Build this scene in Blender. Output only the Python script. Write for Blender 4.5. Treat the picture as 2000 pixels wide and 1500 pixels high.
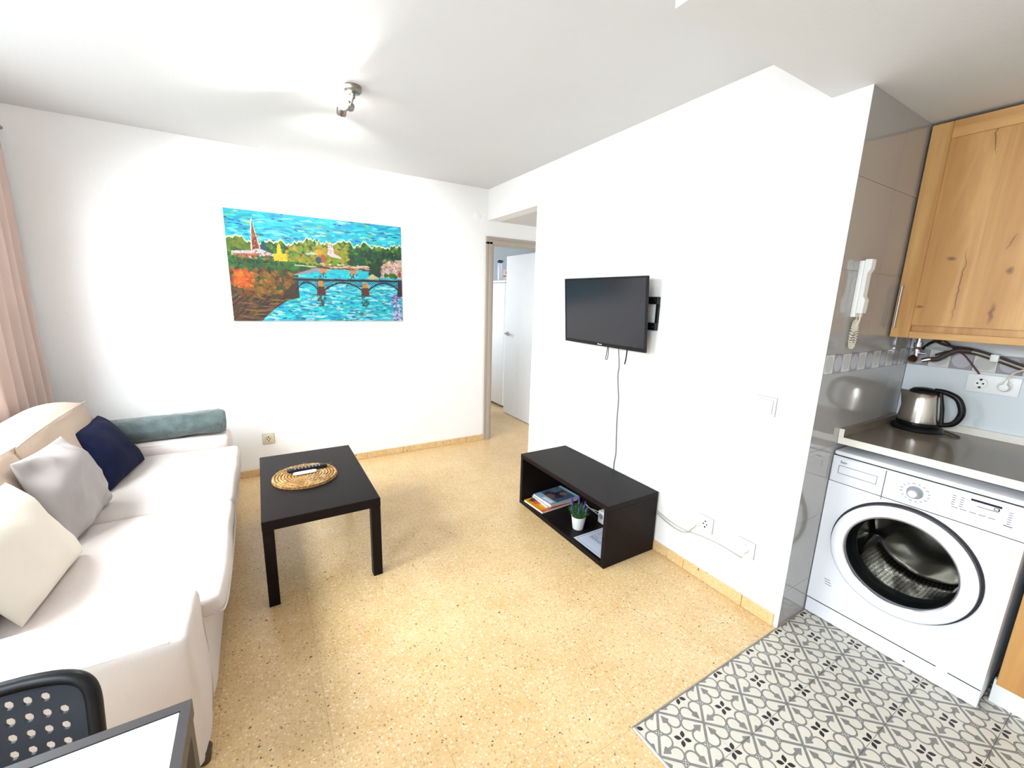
import bpy, bmesh, math, random
import numpy as np
from mathutils import Vector, Matrix, noise as mnoise

random.seed(7)
rng = np.random.default_rng(7)
for o in list(bpy.data.objects):
    bpy.data.objects.remove(o, do_unlink=True)
scene = bpy.context.scene
COL = scene.collection

# ------------------------------------------------------------------ camera
F_PX, YAW, PITCH, ROLL = 819.04, 0.543423, -0.200655, 0.0292267
CAM = Vector((-1.99395, -3.83882, 1.49271))
cy_, sy_, cp_, sp_ = math.cos(YAW), math.sin(YAW), math.cos(PITCH), math.sin(PITCH)
fwd = Vector((sy_ * cp_, cy_ * cp_, sp_))
rgt = Vector((cy_, -sy_, 0))
upv = rgt.cross(fwd)
r2 = math.cos(ROLL) * rgt + math.sin(ROLL) * upv
u2 = -math.sin(ROLL) * rgt + math.cos(ROLL) * upv
cam_data = bpy.data.cameras.new('camera')
cam_data.sensor_fit = 'HORIZONTAL'
cam_data.sensor_width = 36.0
cam_data.lens = 36.0 * F_PX / 2000.0
cam_data.clip_start = 0.02
cam = bpy.data.objects.new('camera', cam_data)
COL.objects.link(cam)
cam.matrix_world = Matrix((
    (r2.x, u2.x, -fwd.x, CAM.x), (r2.y, u2.y, -fwd.y, CAM.y),
    (r2.z, u2.z, -fwd.z, CAM.z), (0, 0, 0, 1)))
scene.camera = cam

# ------------------------------------------------------------------ world and daylight
world = bpy.data.worlds.new('world')
scene.world = world
world.use_nodes = True
bg = world.node_tree.nodes['Background']
bg.inputs['Color'].default_value = (0.86, 0.93, 1.0, 1)
bg.inputs['Strength'].default_value = 1.5


def area(name, loc, rot, sx, sy, power, color):
    d = bpy.data.lights.new(name, 'AREA')
    d.shape = 'RECTANGLE'
    d.size, d.size_y = sx, sy
    d.energy = power
    d.color = color
    o = bpy.data.objects.new(name, d)
    COL.objects.link(o)
    o.location = loc
    o.rotation_euler = rot
    return o


# daylight entering by the two windows of the left wall (they lie outside the frame)
area('daylight_sofa_window', (-3.70, -1.60, 2.30), (0, -math.radians(41), 0), 1.5, 2.2, 98, (0.87, 0.935, 1.0))
area('daylight_table_window', (-4.0, -4.05, 2.35), (0, -math.radians(56), 0), 1.5, 1.5, 85, (0.80, 0.90, 1.0))
area('far_room_fill', (-0.42, 1.7, 1.5), (0, -math.pi / 2, 0), 1.2, 1.4, 8, (0.88, 0.94, 1.0))  # added fill light in front of the far room's windowless left wall

vs = scene.view_settings
vs.view_transform = 'Standard'
vs.look = 'None'
vs.exposure = 1.68
vs.gamma = 1.0
vs.use_curve_mapping = False


# ------------------------------------------------------------------ materials
def lin(c):
    c = c / 255.0
    return c / 12.92 if c <= 0.04045 else ((c + 0.055) / 1.055) ** 2.4


def rgb(r, g, b):
    return (lin(r), lin(g), lin(b), 1.0)


MATS = {}


def principled(name):
    m = bpy.data.materials.new(name)
    m.use_nodes = True
    nt = m.node_tree
    p = nt.nodes['Principled BSDF']
    MATS[name] = m
    return m, nt, p


class G:
    """tiny helper to write node maths"""

    def __init__(s, nt):
        s.nt = nt

    def n(s, t, **kw):
        nd = s.nt.nodes.new(t)
        for k, v in kw.items():
            setattr(nd, k, v)
        return nd

    def put(s, sock, v):
        if isinstance(v, bpy.types.NodeSocket):
            s.nt.links.new(v, sock)
        else:
            sock.default_value = v

    def m(s, op, a, b=0.0, c=None):
        nd = s.n('ShaderNodeMath', operation=op)
        s.put(nd.inputs[0], a)
        s.put(nd.inputs[1], b)
        if c is not None:
            s.put(nd.inputs[2], c)
        return nd.outputs[0]

    def mix(s, f, a, b):
        nd = s.n('ShaderNodeMix', data_type='RGBA')
        s.put(nd.inputs[0], f)
        s.put(nd.inputs[6], a)
        s.put(nd.inputs[7], b)
        return nd.outputs[2]

    def ramp(s, f, stops, interp='LINEAR'):
        nd = s.n('ShaderNodeValToRGB')
        cr = nd.color_ramp
        cr.interpolation = interp
        while len(cr.elements) < len(stops):
            cr.elements.new(0.5)
        for e, (p, c) in zip(cr.elements, stops):
            e.position = p
            e.color = c
        s.put(nd.inputs[0], f)
        return nd.outputs[0]

    def noise(s, vec, scale, detail=3.0, rough=0.5, dist=0.0):
        nd = s.n('ShaderNodeTexNoise')
        s.put(nd.inputs['Vector'], vec)
        nd.inputs['Scale'].default_value = scale
        nd.inputs['Detail'].default_value = detail
        nd.inputs['Roughness'].default_value = rough
        nd.inputs['Distortion'].default_value = dist
        return nd.outputs['Fac']

    def voro(s, vec, scale, feature='F1'):
        nd = s.n('ShaderNodeTexVoronoi', feature=feature)
        s.put(nd.inputs['Vector'], vec)
        nd.inputs['Scale'].default_value = scale
        return nd

    def pos(s):
        return s.n('ShaderNodeNewGeometry').outputs['Position']

    def obj(s):
        return s.n('ShaderNodeTexCoord').outputs['Object']

    def mapping(s, vec, scale=(1, 1, 1), rot=(0, 0, 0), loc=(0, 0, 0)):
        nd = s.n('ShaderNodeMapping')
        s.put(nd.inputs[0], vec)
        nd.inputs['Scale'].default_value = scale
        nd.inputs['Rotation'].default_value = rot
        nd.inputs['Location'].default_value = loc
        return nd.outputs[0]

    def xyz(s, vec):
        nd = s.n('ShaderNodeSeparateXYZ')
        s.put(nd.inputs[0], vec)
        return nd.outputs

    def bump(s, h, strength, dist, p):
        nd = s.n('ShaderNodeBump')
        nd.inputs['Strength'].default_value = strength
        nd.inputs['Distance'].default_value = dist
        s.put(nd.inputs['Height'], h)
        s.nt.links.new(nd.outputs[0], p.inputs['Normal'])


def simple(name, col, rough=0.5, metal=0.0, var=0.0, vscale=8.0, bump=0.0, bscale=60.0, spec=0.5, coat=0.0,
           stretch=(1, 1, 1), sheen=0.0):
    m, nt, p = principled(name)
    g = G(nt)
    p.inputs['Roughness'].default_value = rough
    p.inputs['Metallic'].default_value = metal
    p.inputs['Specular IOR Level'].default_value = spec
    p.inputs['Coat Weight'].default_value = coat
    p.inputs['Sheen Weight'].default_value = sheen
    v = g.mapping(g.obj(), scale=stretch)
    c2 = tuple(min(1.0, c * (1 + var)) for c in col[:3]) + (1,)
    c1 = tuple(c * (1 - var) for c in col[:3]) + (1,)
    if var > 0:
        g.put(p.inputs['Base Color'], g.ramp(g.noise(v, vscale), [(0.3, c1), (0.7, c2)]))
    else:
        p.inputs['Base Color'].default_value = col
    if bump > 0:
        g.bump(g.noise(v, bscale, 4.0), bump, 0.01, p)
    return m


simple('wall_paint', rgb(243, 242, 241), 0.85, var=0.012, vscale=2.5, bump=0.10, bscale=45)
simple('ceiling_paint', rgb(216, 217, 218), 0.9, var=0.012, vscale=2.0, bump=0.06, bscale=60)
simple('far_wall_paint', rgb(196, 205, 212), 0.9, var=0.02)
simple('white_lacquer', rgb(238, 238, 237), 0.4, var=0.01)
simple('casing_paint', rgb(172, 160, 148), 0.45, var=0.03, vscale=3)
simple('washer_white', rgb(226, 226, 230), 0.32, var=0.008)
simple('plastic_white', rgb(236, 235, 232), 0.4, var=0.01)
simple('outline_shade', rgb(150, 150, 150), 0.6, var=0.02)  # grey of the shaded outlines painted around switch and socket plates
simple('plastic_cream', rgb(214, 204, 176), 0.45, var=0.03)
simple('plastic_grey', rgb(150, 152, 156), 0.4, var=0.04)
simple('plastic_black', rgb(11, 11, 13), 0.40, spec=0.3, var=0.1)
simple('plastic_navy_black', rgb(20, 26, 36), 0.42, var=0.08, bump=0.03, bscale=250)
simple('door_side_shade', rgb(112, 102, 108), 0.5, var=0.05)  # grey for the washer door's side, its shade put into the colour
simple('gap_black', rgb(40, 38, 40), 0.7, var=0.1)
simple('rubber', rgb(30, 29, 31), 0.5, var=0.1)
simple('chrome', rgb(200, 200, 205), 0.16, metal=1.0, var=0.02)
simple('steel', rgb(196, 188, 178), 0.22, metal=1.0, var=0.03, vscale=5, stretch=(1, 1, 0.05))
simple('nickel', rgb(150, 146, 140), 0.3, metal=1.0, var=0.05)
simple('brass', rgb(126, 96, 62), 0.3, metal=1.0, var=0.08)
simple('laminate_black', rgb(24, 17, 17), 0.42, spec=0.11, var=0.12, vscale=7, stretch=(1, 0.12, 1), bump=0.03, bscale=50)
simple('table_frame', rgb(52, 47, 47), 0.45, var=0.06)
simple('table_white', rgb(235, 236, 236), 0.12, var=0.005)
simple('quartz', rgb(122, 110, 96), 0.16, spec=0.12, var=0.03, vscale=140)
simple('quartz_edge', rgb(228, 222, 210), 0.3, var=0.02, vscale=90)
simple('navy_fabric', rgb(10, 17, 46), 0.9, var=0.12, vscale=20, bump=0.15, bscale=300, spec=0.2)
simple('grey_satin', rgb(158, 150, 147), 0.55, var=0.05, vscale=5, bump=0.12, bscale=14)
simple('cream_fabric', rgb(222, 212, 198), 0.9, var=0.03, vscale=5, bump=0.15, bscale=220)
simple('fleece', rgb(82, 95, 93), 0.95, var=0.28, vscale=16, bump=0.6, bscale=70, sheen=0.4)
simple('curtain_cloth', rgb(192, 170, 160), 0.9, var=0.03, vscale=4, bump=0.08, bscale=260)
simple('piping', rgb(205, 196, 190), 0.8, var=0.04)
simple('pot_white', rgb(240, 240, 240), 0.3, var=0.01)
simple('leaf_green', rgb(58, 104, 50), 0.6, var=0.35, vscale=60)
simple('lavender_flower', rgb(92, 78, 152), 0.7, var=0.25, vscale=120)
simple('soil', rgb(50, 40, 30), 0.95, var=0.3, vscale=90, bump=0.6, bscale=120)
simple('paper', rgb(206, 211, 222), 0.7, var=0.01)
simple('page_edge', rgb(236, 228, 214), 0.8, var=0.04, vscale=300, stretch=(0.02, 0.02, 1))
simple('ink', rgb(58, 60, 78), 0.7, var=0.05)
simple('display_black', rgb(22, 22, 48), 0.2, var=0.05)
simple('canvas_edge', rgb(236, 234, 230), 0.8, var=0.02)
simple('steel_trim', rgb(190, 190, 195), 0.25, metal=1.0, var=0.02)
simple('cable_white', rgb(176, 172, 160), 0.5, var=0.02)
simple('cord_cream', rgb(222, 214, 196), 0.5, var=0.02)
simple('cable_grey', rgb(120, 118, 116), 0.5, var=0.05)
simple('cable_dark', rgb(62, 48, 46), 0.5, var=0.1)
simple('cable_red', rgb(88, 36, 44), 0.5, var=0.1)
simple('copper_glass', rgb(150, 76, 52), 0.25, var=0.1)
simple('wood_dark_leg', rgb(70, 52, 42), 0.5, var=0.15, stretch=(1, 1, 0.1))
simple('blue_cap', rgb(22, 22, 84), 0.5, var=0.1)
simple('bottle_clear', rgb(206, 214, 226), 0.2, var=0.02)
simple('box_print', rgb(200, 172, 160), 0.6, var=0.1, vscale=20)
simple('box_brown', rgb(116, 70, 56), 0.6, var=0.1, vscale=20)
simple('grout', rgb(150, 148, 142), 0.9, var=0.06, vscale=30)
simple('grout_floor', rgb(206, 182, 138), 0.9, var=0.08, vscale=30)


def mat_fabric(name, col):
    m, nt, p = principled(name)
    g = G(nt)
    v = g.obj()
    a = g.noise(v, 3.0, 3)
    w = g.noise(g.mapping(v, scale=(1, 1, 0.15)), 260, 2)
    c = g.ramp(a, [(0.3, tuple(x * 0.95 for x in col[:3]) + (1,)), (0.7, tuple(min(1, x * 1.04) for x in col[:3]) + (1,))])
    c = g.mix(g.m('MULTIPLY', w, 0.22), c, tuple(x * 0.8 for x in col[:3]) + (1,))
    g.put(p.inputs['Base Color'], c)
    p.inputs['Roughness'].default_value = 0.92
    p.inputs['Sheen Weight'].default_value = 0.1
    h = g.m('ADD', g.m('MULTIPLY', g.noise(v, 9, 4, 0.55), 1.0), g.m('MULTIPLY', w, 0.08))
    g.bump(h, 0.28, 0.02, p)
    return m


mat_fabric('sofa_fabric', rgb(214, 203, 197))
mat_fabric('sofa_fabric_shaded', rgb(190, 168, 148))  # sofa fabric darkened for the backlit back cushions, shade in the colour


def mat_terrazzo(name, dark=1.0):
    m, nt, p = principled(name)
    g = G(nt)
    v = g.pos()
    wob = g.n('ShaderNodeTexNoise')
    g.put(wob.inputs['Vector'], v)
    wob.inputs['Scale'].default_value = 55
    vm = g.n('ShaderNodeVectorMath', operation='SCALE')
    g.put(vm.inputs[0], wob.outputs['Color'])
    vm.inputs['Scale'].default_value = 0.012
    va = g.n('ShaderNodeVectorMath', operation='ADD')
    g.put(va.inputs[0], v)
    g.put(va.inputs[1], vm.outputs[0])
    w = va.outputs[0]
    base = g.ramp(g.noise(v, 5.0, 4), [(0.3, rgb(211, 175, 121)), (0.7, rgb(222, 190, 141))])
    # pale chips of about a centimetre
    a = g.voro(w, 105)
    ra = g.xyz(a.outputs['Color'])
    chip = g.ramp(ra[0], [(0.0, rgb(196, 160, 108)), (0.3, rgb(226, 200, 156)), (0.55, rgb(212, 178, 138)),
                          (0.75, rgb(238, 222, 190)), (0.92, rgb(178, 138, 96)), (1.0, rgb(228, 206, 170))], 'CONSTANT')
    inside = g.m('LESS_THAN', a.outputs['Distance'], 0.42)
    c = g.mix(g.m('MULTIPLY', inside, 0.65), base, chip)
    # larger pale and pinkish chips
    b = g.voro(w, 42)
    rb = g.xyz(b.outputs['Color'])
    sel = g.m('MULTIPLY', g.m('GREATER_THAN', rb[1], 0.72), g.m('LESS_THAN', b.outputs['Distance'], 0.24))
    c = g.mix(g.m('MULTIPLY', sel, 0.4), c, g.ramp(rb[0], [(0, rgb(238, 226, 202)), (0.5, rgb(210, 166, 124)), (0.8, rgb(236, 208, 162))], 'CONSTANT'))
    # brown and black chips
    d = g.voro(g.mapping(w, scale=(1, 1.3, 1)), 32)
    rd = g.xyz(d.outputs['Color'])
    rad = g.m('ADD', 0.10, g.m('MULTIPLY', rd[2], 0.14))
    s1 = g.m('MULTIPLY', g.m('GREATER_THAN', rd[0], 0.84), g.m('LESS_THAN', d.outputs['Distance'], rad))
    c = g.mix(s1, c, g.ramp(rd[1], [(0, rgb(58, 44, 30)), (0.45, rgb(120, 92, 56)), (0.75, rgb(96, 84, 66))], 'CONSTANT'))
    e = g.voro(w, 70)
    re_ = g.xyz(e.outputs['Color'])
    s2 = g.m('MULTIPLY', g.m('GREATER_THAN', re_[0], 0.80), g.m('LESS_THAN', e.outputs['Distance'], 0.22))
    c = g.mix(g.m('MULTIPLY', s2, 0.75), c, g.ramp(re_[1], [(0, rgb(118, 86, 50)), (0.6, rgb(84, 66, 44))], 'CONSTANT'))
    g.put(p.inputs['Base Color'], c)
    p.inputs['Roughness'].default_value = 0.30
    return m


mat_terrazzo('terrazzo')


def mat_patterned_tile():
    """cement-tile print: star in every diamond, hearts with spades towards the diamond corners"""
    m, nt, p = principled('patterned_tile')
    g = G(nt)
    x, y, z = g.xyz(g.obj())
    cx, cyy = 0.2325, 0.2240
    u = g.m('DIVIDE', x, cx)
    v = g.m('DIVIDE', y, cyy)
    P = g.m('ADD', u, v)
    Q = g.m('SUBTRACT', u, v)
    a = g.m('ABSOLUTE', g.m('SUBTRACT', P, g.m('ROUND', P)))
    b = g.m('ABSOLUTE', g.m('SUBTRACT', Q, g.m('ROUND', Q)))
    hi = g.m('MAXIMUM', a, b)
    lo = g.m('MINIMUM', a, b)
    cream = g.ramp(g.noise(g.obj(), 14, 3), [(0.3, rgb(208, 200, 186)), (0.7, rgb(214, 207, 193))])
    grey = g.ramp(g.noise(g.obj(), 40, 3), [(0.3, rgb(118, 116, 110)), (0.7, rgb(132, 129, 123))])
    c = cream
    # lobes of the hearts
    dx = g.m('SUBTRACT', hi, 0.365)
    dy = g.m('SUBTRACT', lo, 0.150)
    r = g.m('SQRT', g.m('ADD', g.m('MULTIPLY', dx, dx), g.m('MULTIPLY', dy, dy)))
    ring = g.m('LESS_THAN', g.m('ABSOLUTE', g.m('SUBTRACT', r, 0.142)), 0.019)
    side = g.m('LESS_THAN', g.m('ADD', dx, dy), 0.055)
    c = g.mix(g.m('MULTIPLY', ring, side), c, grey)
    # spade
    e = g.m('MULTIPLY', g.m('ADD', hi, lo), 0.5)
    f = g.m('MULTIPLY', g.m('SUBTRACT', hi, lo), 0.5)
    stem = g.m('MULTIPLY', g.m('MULTIPLY', g.m('GREATER_THAN', e, 0.245), g.m('LESS_THAN', e, 0.33)), g.m('LESS_THAN', f, 0.022))
    wid = g.m('MINIMUM', g.m('MULTIPLY', g.m('SUBTRACT', 0.432, e), 0.62), g.m('MULTIPLY', g.m('SUBTRACT', e, 0.285), 1.6))
    wid = g.m('MINIMUM', wid, 0.060)
    body = g.m('LESS_THAN', f, wid)
    c = g.mix(g.m('MAXIMUM', stem, body), c, grey)
    # thick diamond lines and the little checkered dots
    line = g.m('GREATER_THAN', hi, 0.470)
    c = g.mix(line, c, grey)
    ex = g.m('SUBTRACT', 0.5, hi)
    dd = g.m('MAXIMUM', ex, lo)
    dot = g.m('LESS_THAN', dd, 0.046)
    c = g.mix(dot, c, rgb(184, 179, 170))
    k = g.m('MULTIPLY', g.m('MULTIPLY', g.m('GREATER_THAN', ex, 0.010), g.m('LESS_THAN', ex, 0.036)),
            g.m('MULTIPLY', g.m('GREATER_THAN', lo, 0.010), g.m('LESS_THAN', lo, 0.036)))
    c = g.mix(k, c, rgb(48, 46, 48))
    # four-petalled star
    t = g.m('DIVIDE', g.m('SUBTRACT', hi, 0.022), 0.165)
    leaf = g.m('MULTIPLY', g.m('SINE', g.m('MULTIPLY', g.m('MINIMUM', g.m('MAXIMUM', t, 0.0), 1.0), math.pi)), 0.047)
    st = g.m('LESS_THAN', lo, leaf)
    c = g.mix(st, c, rgb(30, 28, 30))
    g.put(p.inputs['Base Color'], c)
    p.inputs['Roughness'].default_value = 0.42
    return m


mat_patterned_tile()


def mat_gloss_tile():
    m, nt, p = principled('gloss_tile')
    g = G(nt)
    g.put(p.inputs['Base Color'], g.ramp(g.noise(g.pos(), 1.6, 2), [(0.3, rgb(160, 156, 153)), (0.7, rgb(167, 163, 160))]))
    p.inputs['Roughness'].default_value = 0.07
    p.inputs['Specular IOR Level'].default_value = 0.7
    return m


mat_gloss_tile()
simple('lit_splash_tile', rgb(214, 220, 223), 0.09, var=0.01, vscale=2)  # same glazed tile as the end wall, daylight brightness put into the colour


def mat_decor_tile(name, ground, figure):
    m, nt, p = principled(name)
    g = G(nt)
    x, y, z = g.xyz(g.obj())
    h = g.m('SQRT', g.m('ADD', g.m('MULTIPLY', x, x), g.m('ADD', g.m('MULTIPLY', y, y), g.m('MULTIPLY', z, z))))
    rings = g.m('GREATER_THAN', g.m('SINE', g.m('MULTIPLY', h, 900.0)), 0.2)
    disc = g.m('LESS_THAN', h, 0.034)
    c = g.mix(disc, ground, figure)
    c = g.mix(g.m('MULTIPLY', g.m('MULTIPLY', rings, disc), 0.35), c, ground)
    c = g.mix(g.m('LESS_THAN', h, 0.004), c, rgb(230, 230, 230))
    g.put(p.inputs['Base Color'], c)
    p.inputs['Roughness'].default_value = 0.12
    return m


mat_decor_tile('decor_tile_light', rgb(208, 206, 200), rgb(182, 182, 178))
mat_decor_tile('decor_tile_dark', rgb(150, 146, 150), rgb(186, 184, 190))


CRACKS = [(-3.232, -3.233, 1.440, 1.770, 0.0022), (-3.244, -3.236, 2.116, 2.268, 0.0022), (-3.345, -3.36, 1.737, 1.808, 0.002), (-3.47, -3.49, 1.45, 1.9, 0.002),
          (-3.85, -3.86, 0.2, 0.55, 0.0022), (-4.02, -4.0, 0.4, 0.8, 0.0022)]
KNOTS = [(-3.190, 1.717, 0.020, 0.011), (-3.117, 1.510, 0.018, 0.008), (-3.345, 1.49, 0.010, 0.055), (-3.367, 1.66, 0.014, 0.02), (-3.50, 2.0, 0.02, 0.03), (-3.9, 0.62, 0.02, 0.03)]


def mat_oak(name, axis):
    m, nt, p = principled(name)
    g = G(nt)
    v = g.pos()
    sc = {'z': (1, 1, 0.09), 'y': (1, 0.09, 1)}[axis]
    q = g.mapping(v, scale=sc)
    big = g.noise(q, 7, 4, 0.6, 0.6)
    fine = g.noise(g.mapping(v, scale=tuple(0.25 if s < 1 else s for s in sc)), 90, 3)
    c = g.ramp(big, [(0.25, rgb(158, 108, 58)), (0.42, rgb(186, 136, 76)), (0.55, rgb(206, 160, 98)), (0.72, rgb(186, 136, 78)),
                     (0.85, rgb(214, 170, 108))])
    c = g.mix(g.m('MULTIPLY', fine, 0.25), c, rgb(164, 114, 64))
    if axis == 'z':
        # rustic oak: a few drying cracks and knots in the wood
        px, py, pz = g.xyz(v)
        wv = g.m('MULTIPLY', g.m('SUBTRACT', g.noise(g.mapping(v, scale=(0, 0, 1)), 14, 3), 0.5), 0.05)
        yw = g.m('ADD', py, wv)
        for y0, y1, z0, z1, hw in CRACKS:
            t = g.m('DIVIDE', g.m('SUBTRACT', pz, z0), z1 - z0)
            ctr = g.m('ADD', y0, g.m('MULTIPLY', t, y1 - y0))
            pr = g.m('SINE', g.m('MULTIPLY', g.m('MINIMUM', g.m('MAXIMUM', t, 0.0), 1.0), math.pi))
            wd = g.m('MULTIPLY', pr, hw)
            dist = g.m('ABSOLUTE', g.m('SUBTRACT', yw, ctr))
            c = g.mix(g.m('MULTIPLY', g.m('LESS_THAN', dist, wd), 0.8), c, rgb(86, 52, 24))
            halo = g.m('SUBTRACT', 1.0, g.m('MINIMUM', g.m('DIVIDE', dist, 0.02), 1.0))
            c = g.mix(g.m('MULTIPLY', g.m('MULTIPLY', halo, pr), 0.35), c, rgb(150, 98, 50))
        for y0, z0, ry, rz in KNOTS:
            ey = g.m('DIVIDE', g.m('SUBTRACT', yw, y0), ry)
            ez = g.m('DIVIDE', g.m('SUBTRACT', pz, z0), rz)
            rr = g.m('SQRT', g.m('ADD', g.m('MULTIPLY', ey, ey), g.m('MULTIPLY', ez, ez)))
            kf = g.ramp(rr, [(0.0, (0.9, 0.9, 0.9, 1)), (0.45, (0.6, 0.6, 0.6, 1)), (1.0, (0, 0, 0, 1))])
            c = g.mix(kf, c, rgb(98, 58, 28))
    g.put(p.inputs['Base Color'], c)
    p.inputs['Roughness'].default_value = 0.5
    g.bump(fine, 0.05, 0.01, p)
    return m


mat_oak('oak_vertical', 'z')
mat_oak('oak_horizontal', 'y')


def mat_seagrass():
    m, nt, p = principled('seagrass')
    g = G(nt)
    v = g.obj()
    a = g.noise(v, 16, 3)
    f = g.noise(v, 110, 3)
    c = g.ramp(a, [(0.3, rgb(176, 128, 66)), (0.5, rgb(206, 162, 98)), (0.72, rgb(226, 198, 146))])
    c = g.mix(g.ramp(f, [(0.35, (0, 0, 0, 1)), (0.6, (0.85, 0.85, 0.85, 1))]), c, rgb(112, 70, 30))
    g.put(p.inputs['Base Color'], c)
    p.inputs['Roughness'].default_value = 0.8
    g.bump(f, 0.6, 0.004, p)


mat_seagrass()


def mat_glass(name, tint, alpha, rough=0.03, ior=1.5):
    m, nt, p = principled(name)
    g = G(nt)
    out = nt.nodes['Material Output']
    tr = g.n('ShaderNodeBsdfTransparent')
    tr.inputs['Color'].default_value = tint
    gl = g.n('ShaderNodeBsdfGlossy')
    gl.inputs['Roughness'].default_value = rough
    lw = g.n('ShaderNodeLayerWeight')
    f0 = ((ior - 1) / (ior + 1)) ** 2
    fz = g.m('ADD', f0, g.m('MULTIPLY', g.m('POWER', lw.outputs['Facing'], 5.0), (1 - f0) * (0.8 if ior > 1.3 else 0.3)))
    mx = g.n('ShaderNodeMixShader')
    g.put(mx.inputs[0], g.m('ADD', fz, alpha))
    nt.links.new(tr.outputs[0], mx.inputs[1])
    nt.links.new(gl.outputs[0], mx.inputs[2])
    nt.links.new(mx.outputs[0], out.inputs['Surface'])
    return m


mat_glass('washer_glass', (0.62, 0.63, 0.62, 1), 0.0, ior=1.12)
mat_glass('window_glass', (0.97, 0.98, 0.98, 1), 0.0)


def mat_drum():
    m, nt, p = principled('drum_steel')
    g = G(nt)
    p.inputs['Metallic'].default_value = 1.0
    p.inputs['Roughness'].default_value = 0.2
    uv = g.n('ShaderNodeTexCoord').outputs['UV']
    x, y, z = g.xyz(uv)
    fx = g.m('SUBTRACT', g.m('FRACT', x), 0.5)
    fy = g.m('SUBTRACT', g.m('FRACT', y), 0.5)
    h = g.m('LESS_THAN', g.m('ADD', g.m('MULTIPLY', fx, fx), g.m('MULTIPLY', fy, fy)), 0.09)
    g.put(p.inputs['Base Color'], g.mix(h, rgb(150, 146, 138), rgb(14, 12, 10)))
    return m


mat_drum()


def mat_screen():
    m, nt, p = principled('tv_screen')
    g = G(nt)
    g.put(p.inputs['Base Color'], g.ramp(g.noise(g.obj(), 3, 2), [(0.3, rgb(30, 29, 36)), (0.7, rgb(35, 34, 41))]))
    p.inputs['Roughness'].default_value = 0.2
    p.inputs['Specular IOR Level'].default_value = 0.5


mat_screen()


def mat_emit(name, col, strength):
    m, nt, p = principled(name)
    p.inputs['Base Color'].default_value = (1, 1, 1, 1)
    p.inputs['Emission Color'].default_value = col
    p.inputs['Emission Strength'].default_value = strength


mat_emit('bulb_glow', (1.0, 0.93, 0.80, 1), 60.0)


def mat_print(name, rough=0.6, bump=0.0):
    m, nt, p = principled(name)
    g = G(nt)
    at = g.n('ShaderNodeAttribute', attribute_name='print')
    g.put(p.inputs['Base Color'], at.outputs['Color'])
    p.inputs['Roughness'].default_value = rough
    if bump > 0:
        g.bump(g.noise(g.mapping(g.obj(), scale=(1, 1, 2.5)), 60, 3), bump, 0.006, p)
    return m


mat_print('painted_canvas', 0.55, 0.3)
mat_print('glossy_print', 0.3)

# ------------------------------------------------------------------ geometry helpers
WM = {}


def vround(bm, angle):
    pass


def build(name, bm, mat, parent=None, smooth=True, loc=None, local=False, sharp=38):
    """link a bmesh given in world coordinates (or local=True) as one mesh object"""
    me = bpy.data.meshes.new(name)
    if parent is None:
        if loc is None:
            xs = [v.co for v in bm.verts]
            loc = Vector(((min(c.x for c in xs) + max(c.x for c in xs)) / 2,
                          (min(c.y for c in xs) + max(c.y for c in xs)) / 2, min(c.z for c in xs)))
        L = Matrix.Translation(Vector(loc))
        if not local:
            bm.transform(L.inverted())
        W = L
    else:
        W = WM[parent.name]
        if not local:
            bm.transform(W.inverted())
    bmesh.ops.recalc_face_normals(bm, faces=bm.faces[:])
    for f in bm.faces:
        f.smooth = smooth
    bm.to_mesh(me)
    bm.free()
    if smooth:
        me.set_sharp_from_angle(angle=math.radians(sharp))
    o = bpy.data.objects.new(name, me)
    COL.objects.link(o)
    if mat:
        me.materials.append(MATS[mat])
    if parent is None:
        o.location = Vector(loc)
    else:
        o.parent = parent
    WM[o.name] = W
    return o


def thing(name, label, cat, loc=(0, 0, 0), rotz=0.0, group=None):
    o = bpy.data.objects.new(name, None)
    o.empty_display_size = 0.05
    COL.objects.link(o)
    o.location = loc
    o.rotation_euler = (0, 0, rotz)
    WM[o.name] = Matrix.Translation(Vector(loc)) @ Matrix.Rotation(rotz, 4, 'Z')
    return tag(o, label, cat, group)


def tag(o, label, cat, group=None):
    o['label'] = label
    o['category'] = cat
    if group:
        o['group'] = group
    return o


def struct(name, loc=(0, 0, 0)):
    o = bpy.data.objects.new(name, None)
    o.empty_display_size = 0.05
    COL.objects.link(o)
    o.location = loc
    WM[o.name] = Matrix.Translation(Vector(loc))
    o['kind'] = 'structure'
    return o


def box(bm, x0, x1, y0, y1, z0, z1, bev=0.0, seg=2):
    if x0 > x1: x0, x1 = x1, x0
    if y0 > y1: y0, y1 = y1, y0
    if z0 > z1: z0, z1 = z1, z0
    r = bmesh.ops.create_cube(bm, size=1.0)
    vs_ = r['verts']
    for v in vs_:
        v.co = Vector(((x0 + x1) / 2 + v.co.x * (x1 - x0), (y0 + y1) / 2 + v.co.y * (y1 - y0),
                       (z0 + z1) / 2 + v.co.z * (z1 - z0)))
    if bev > 0:
        es = list({e for v in vs_ for e in v.link_edges})
        bmesh.ops.bevel(bm, geom=es, offset=bev, segments=seg, profile=0.5, affect='EDGES')
    return bm


def BX(*a, **k):
    return box(bmesh.new(), *a, **k)


def basis(d):
    d = Vector(d).normalized()
    h = Vector((0, 0, 1)) if abs(d.z) < 0.9 else Vector((1, 0, 0))
    a = d.cross(h).normalized()
    return a, d.cross(a).normalized(), d


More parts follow.
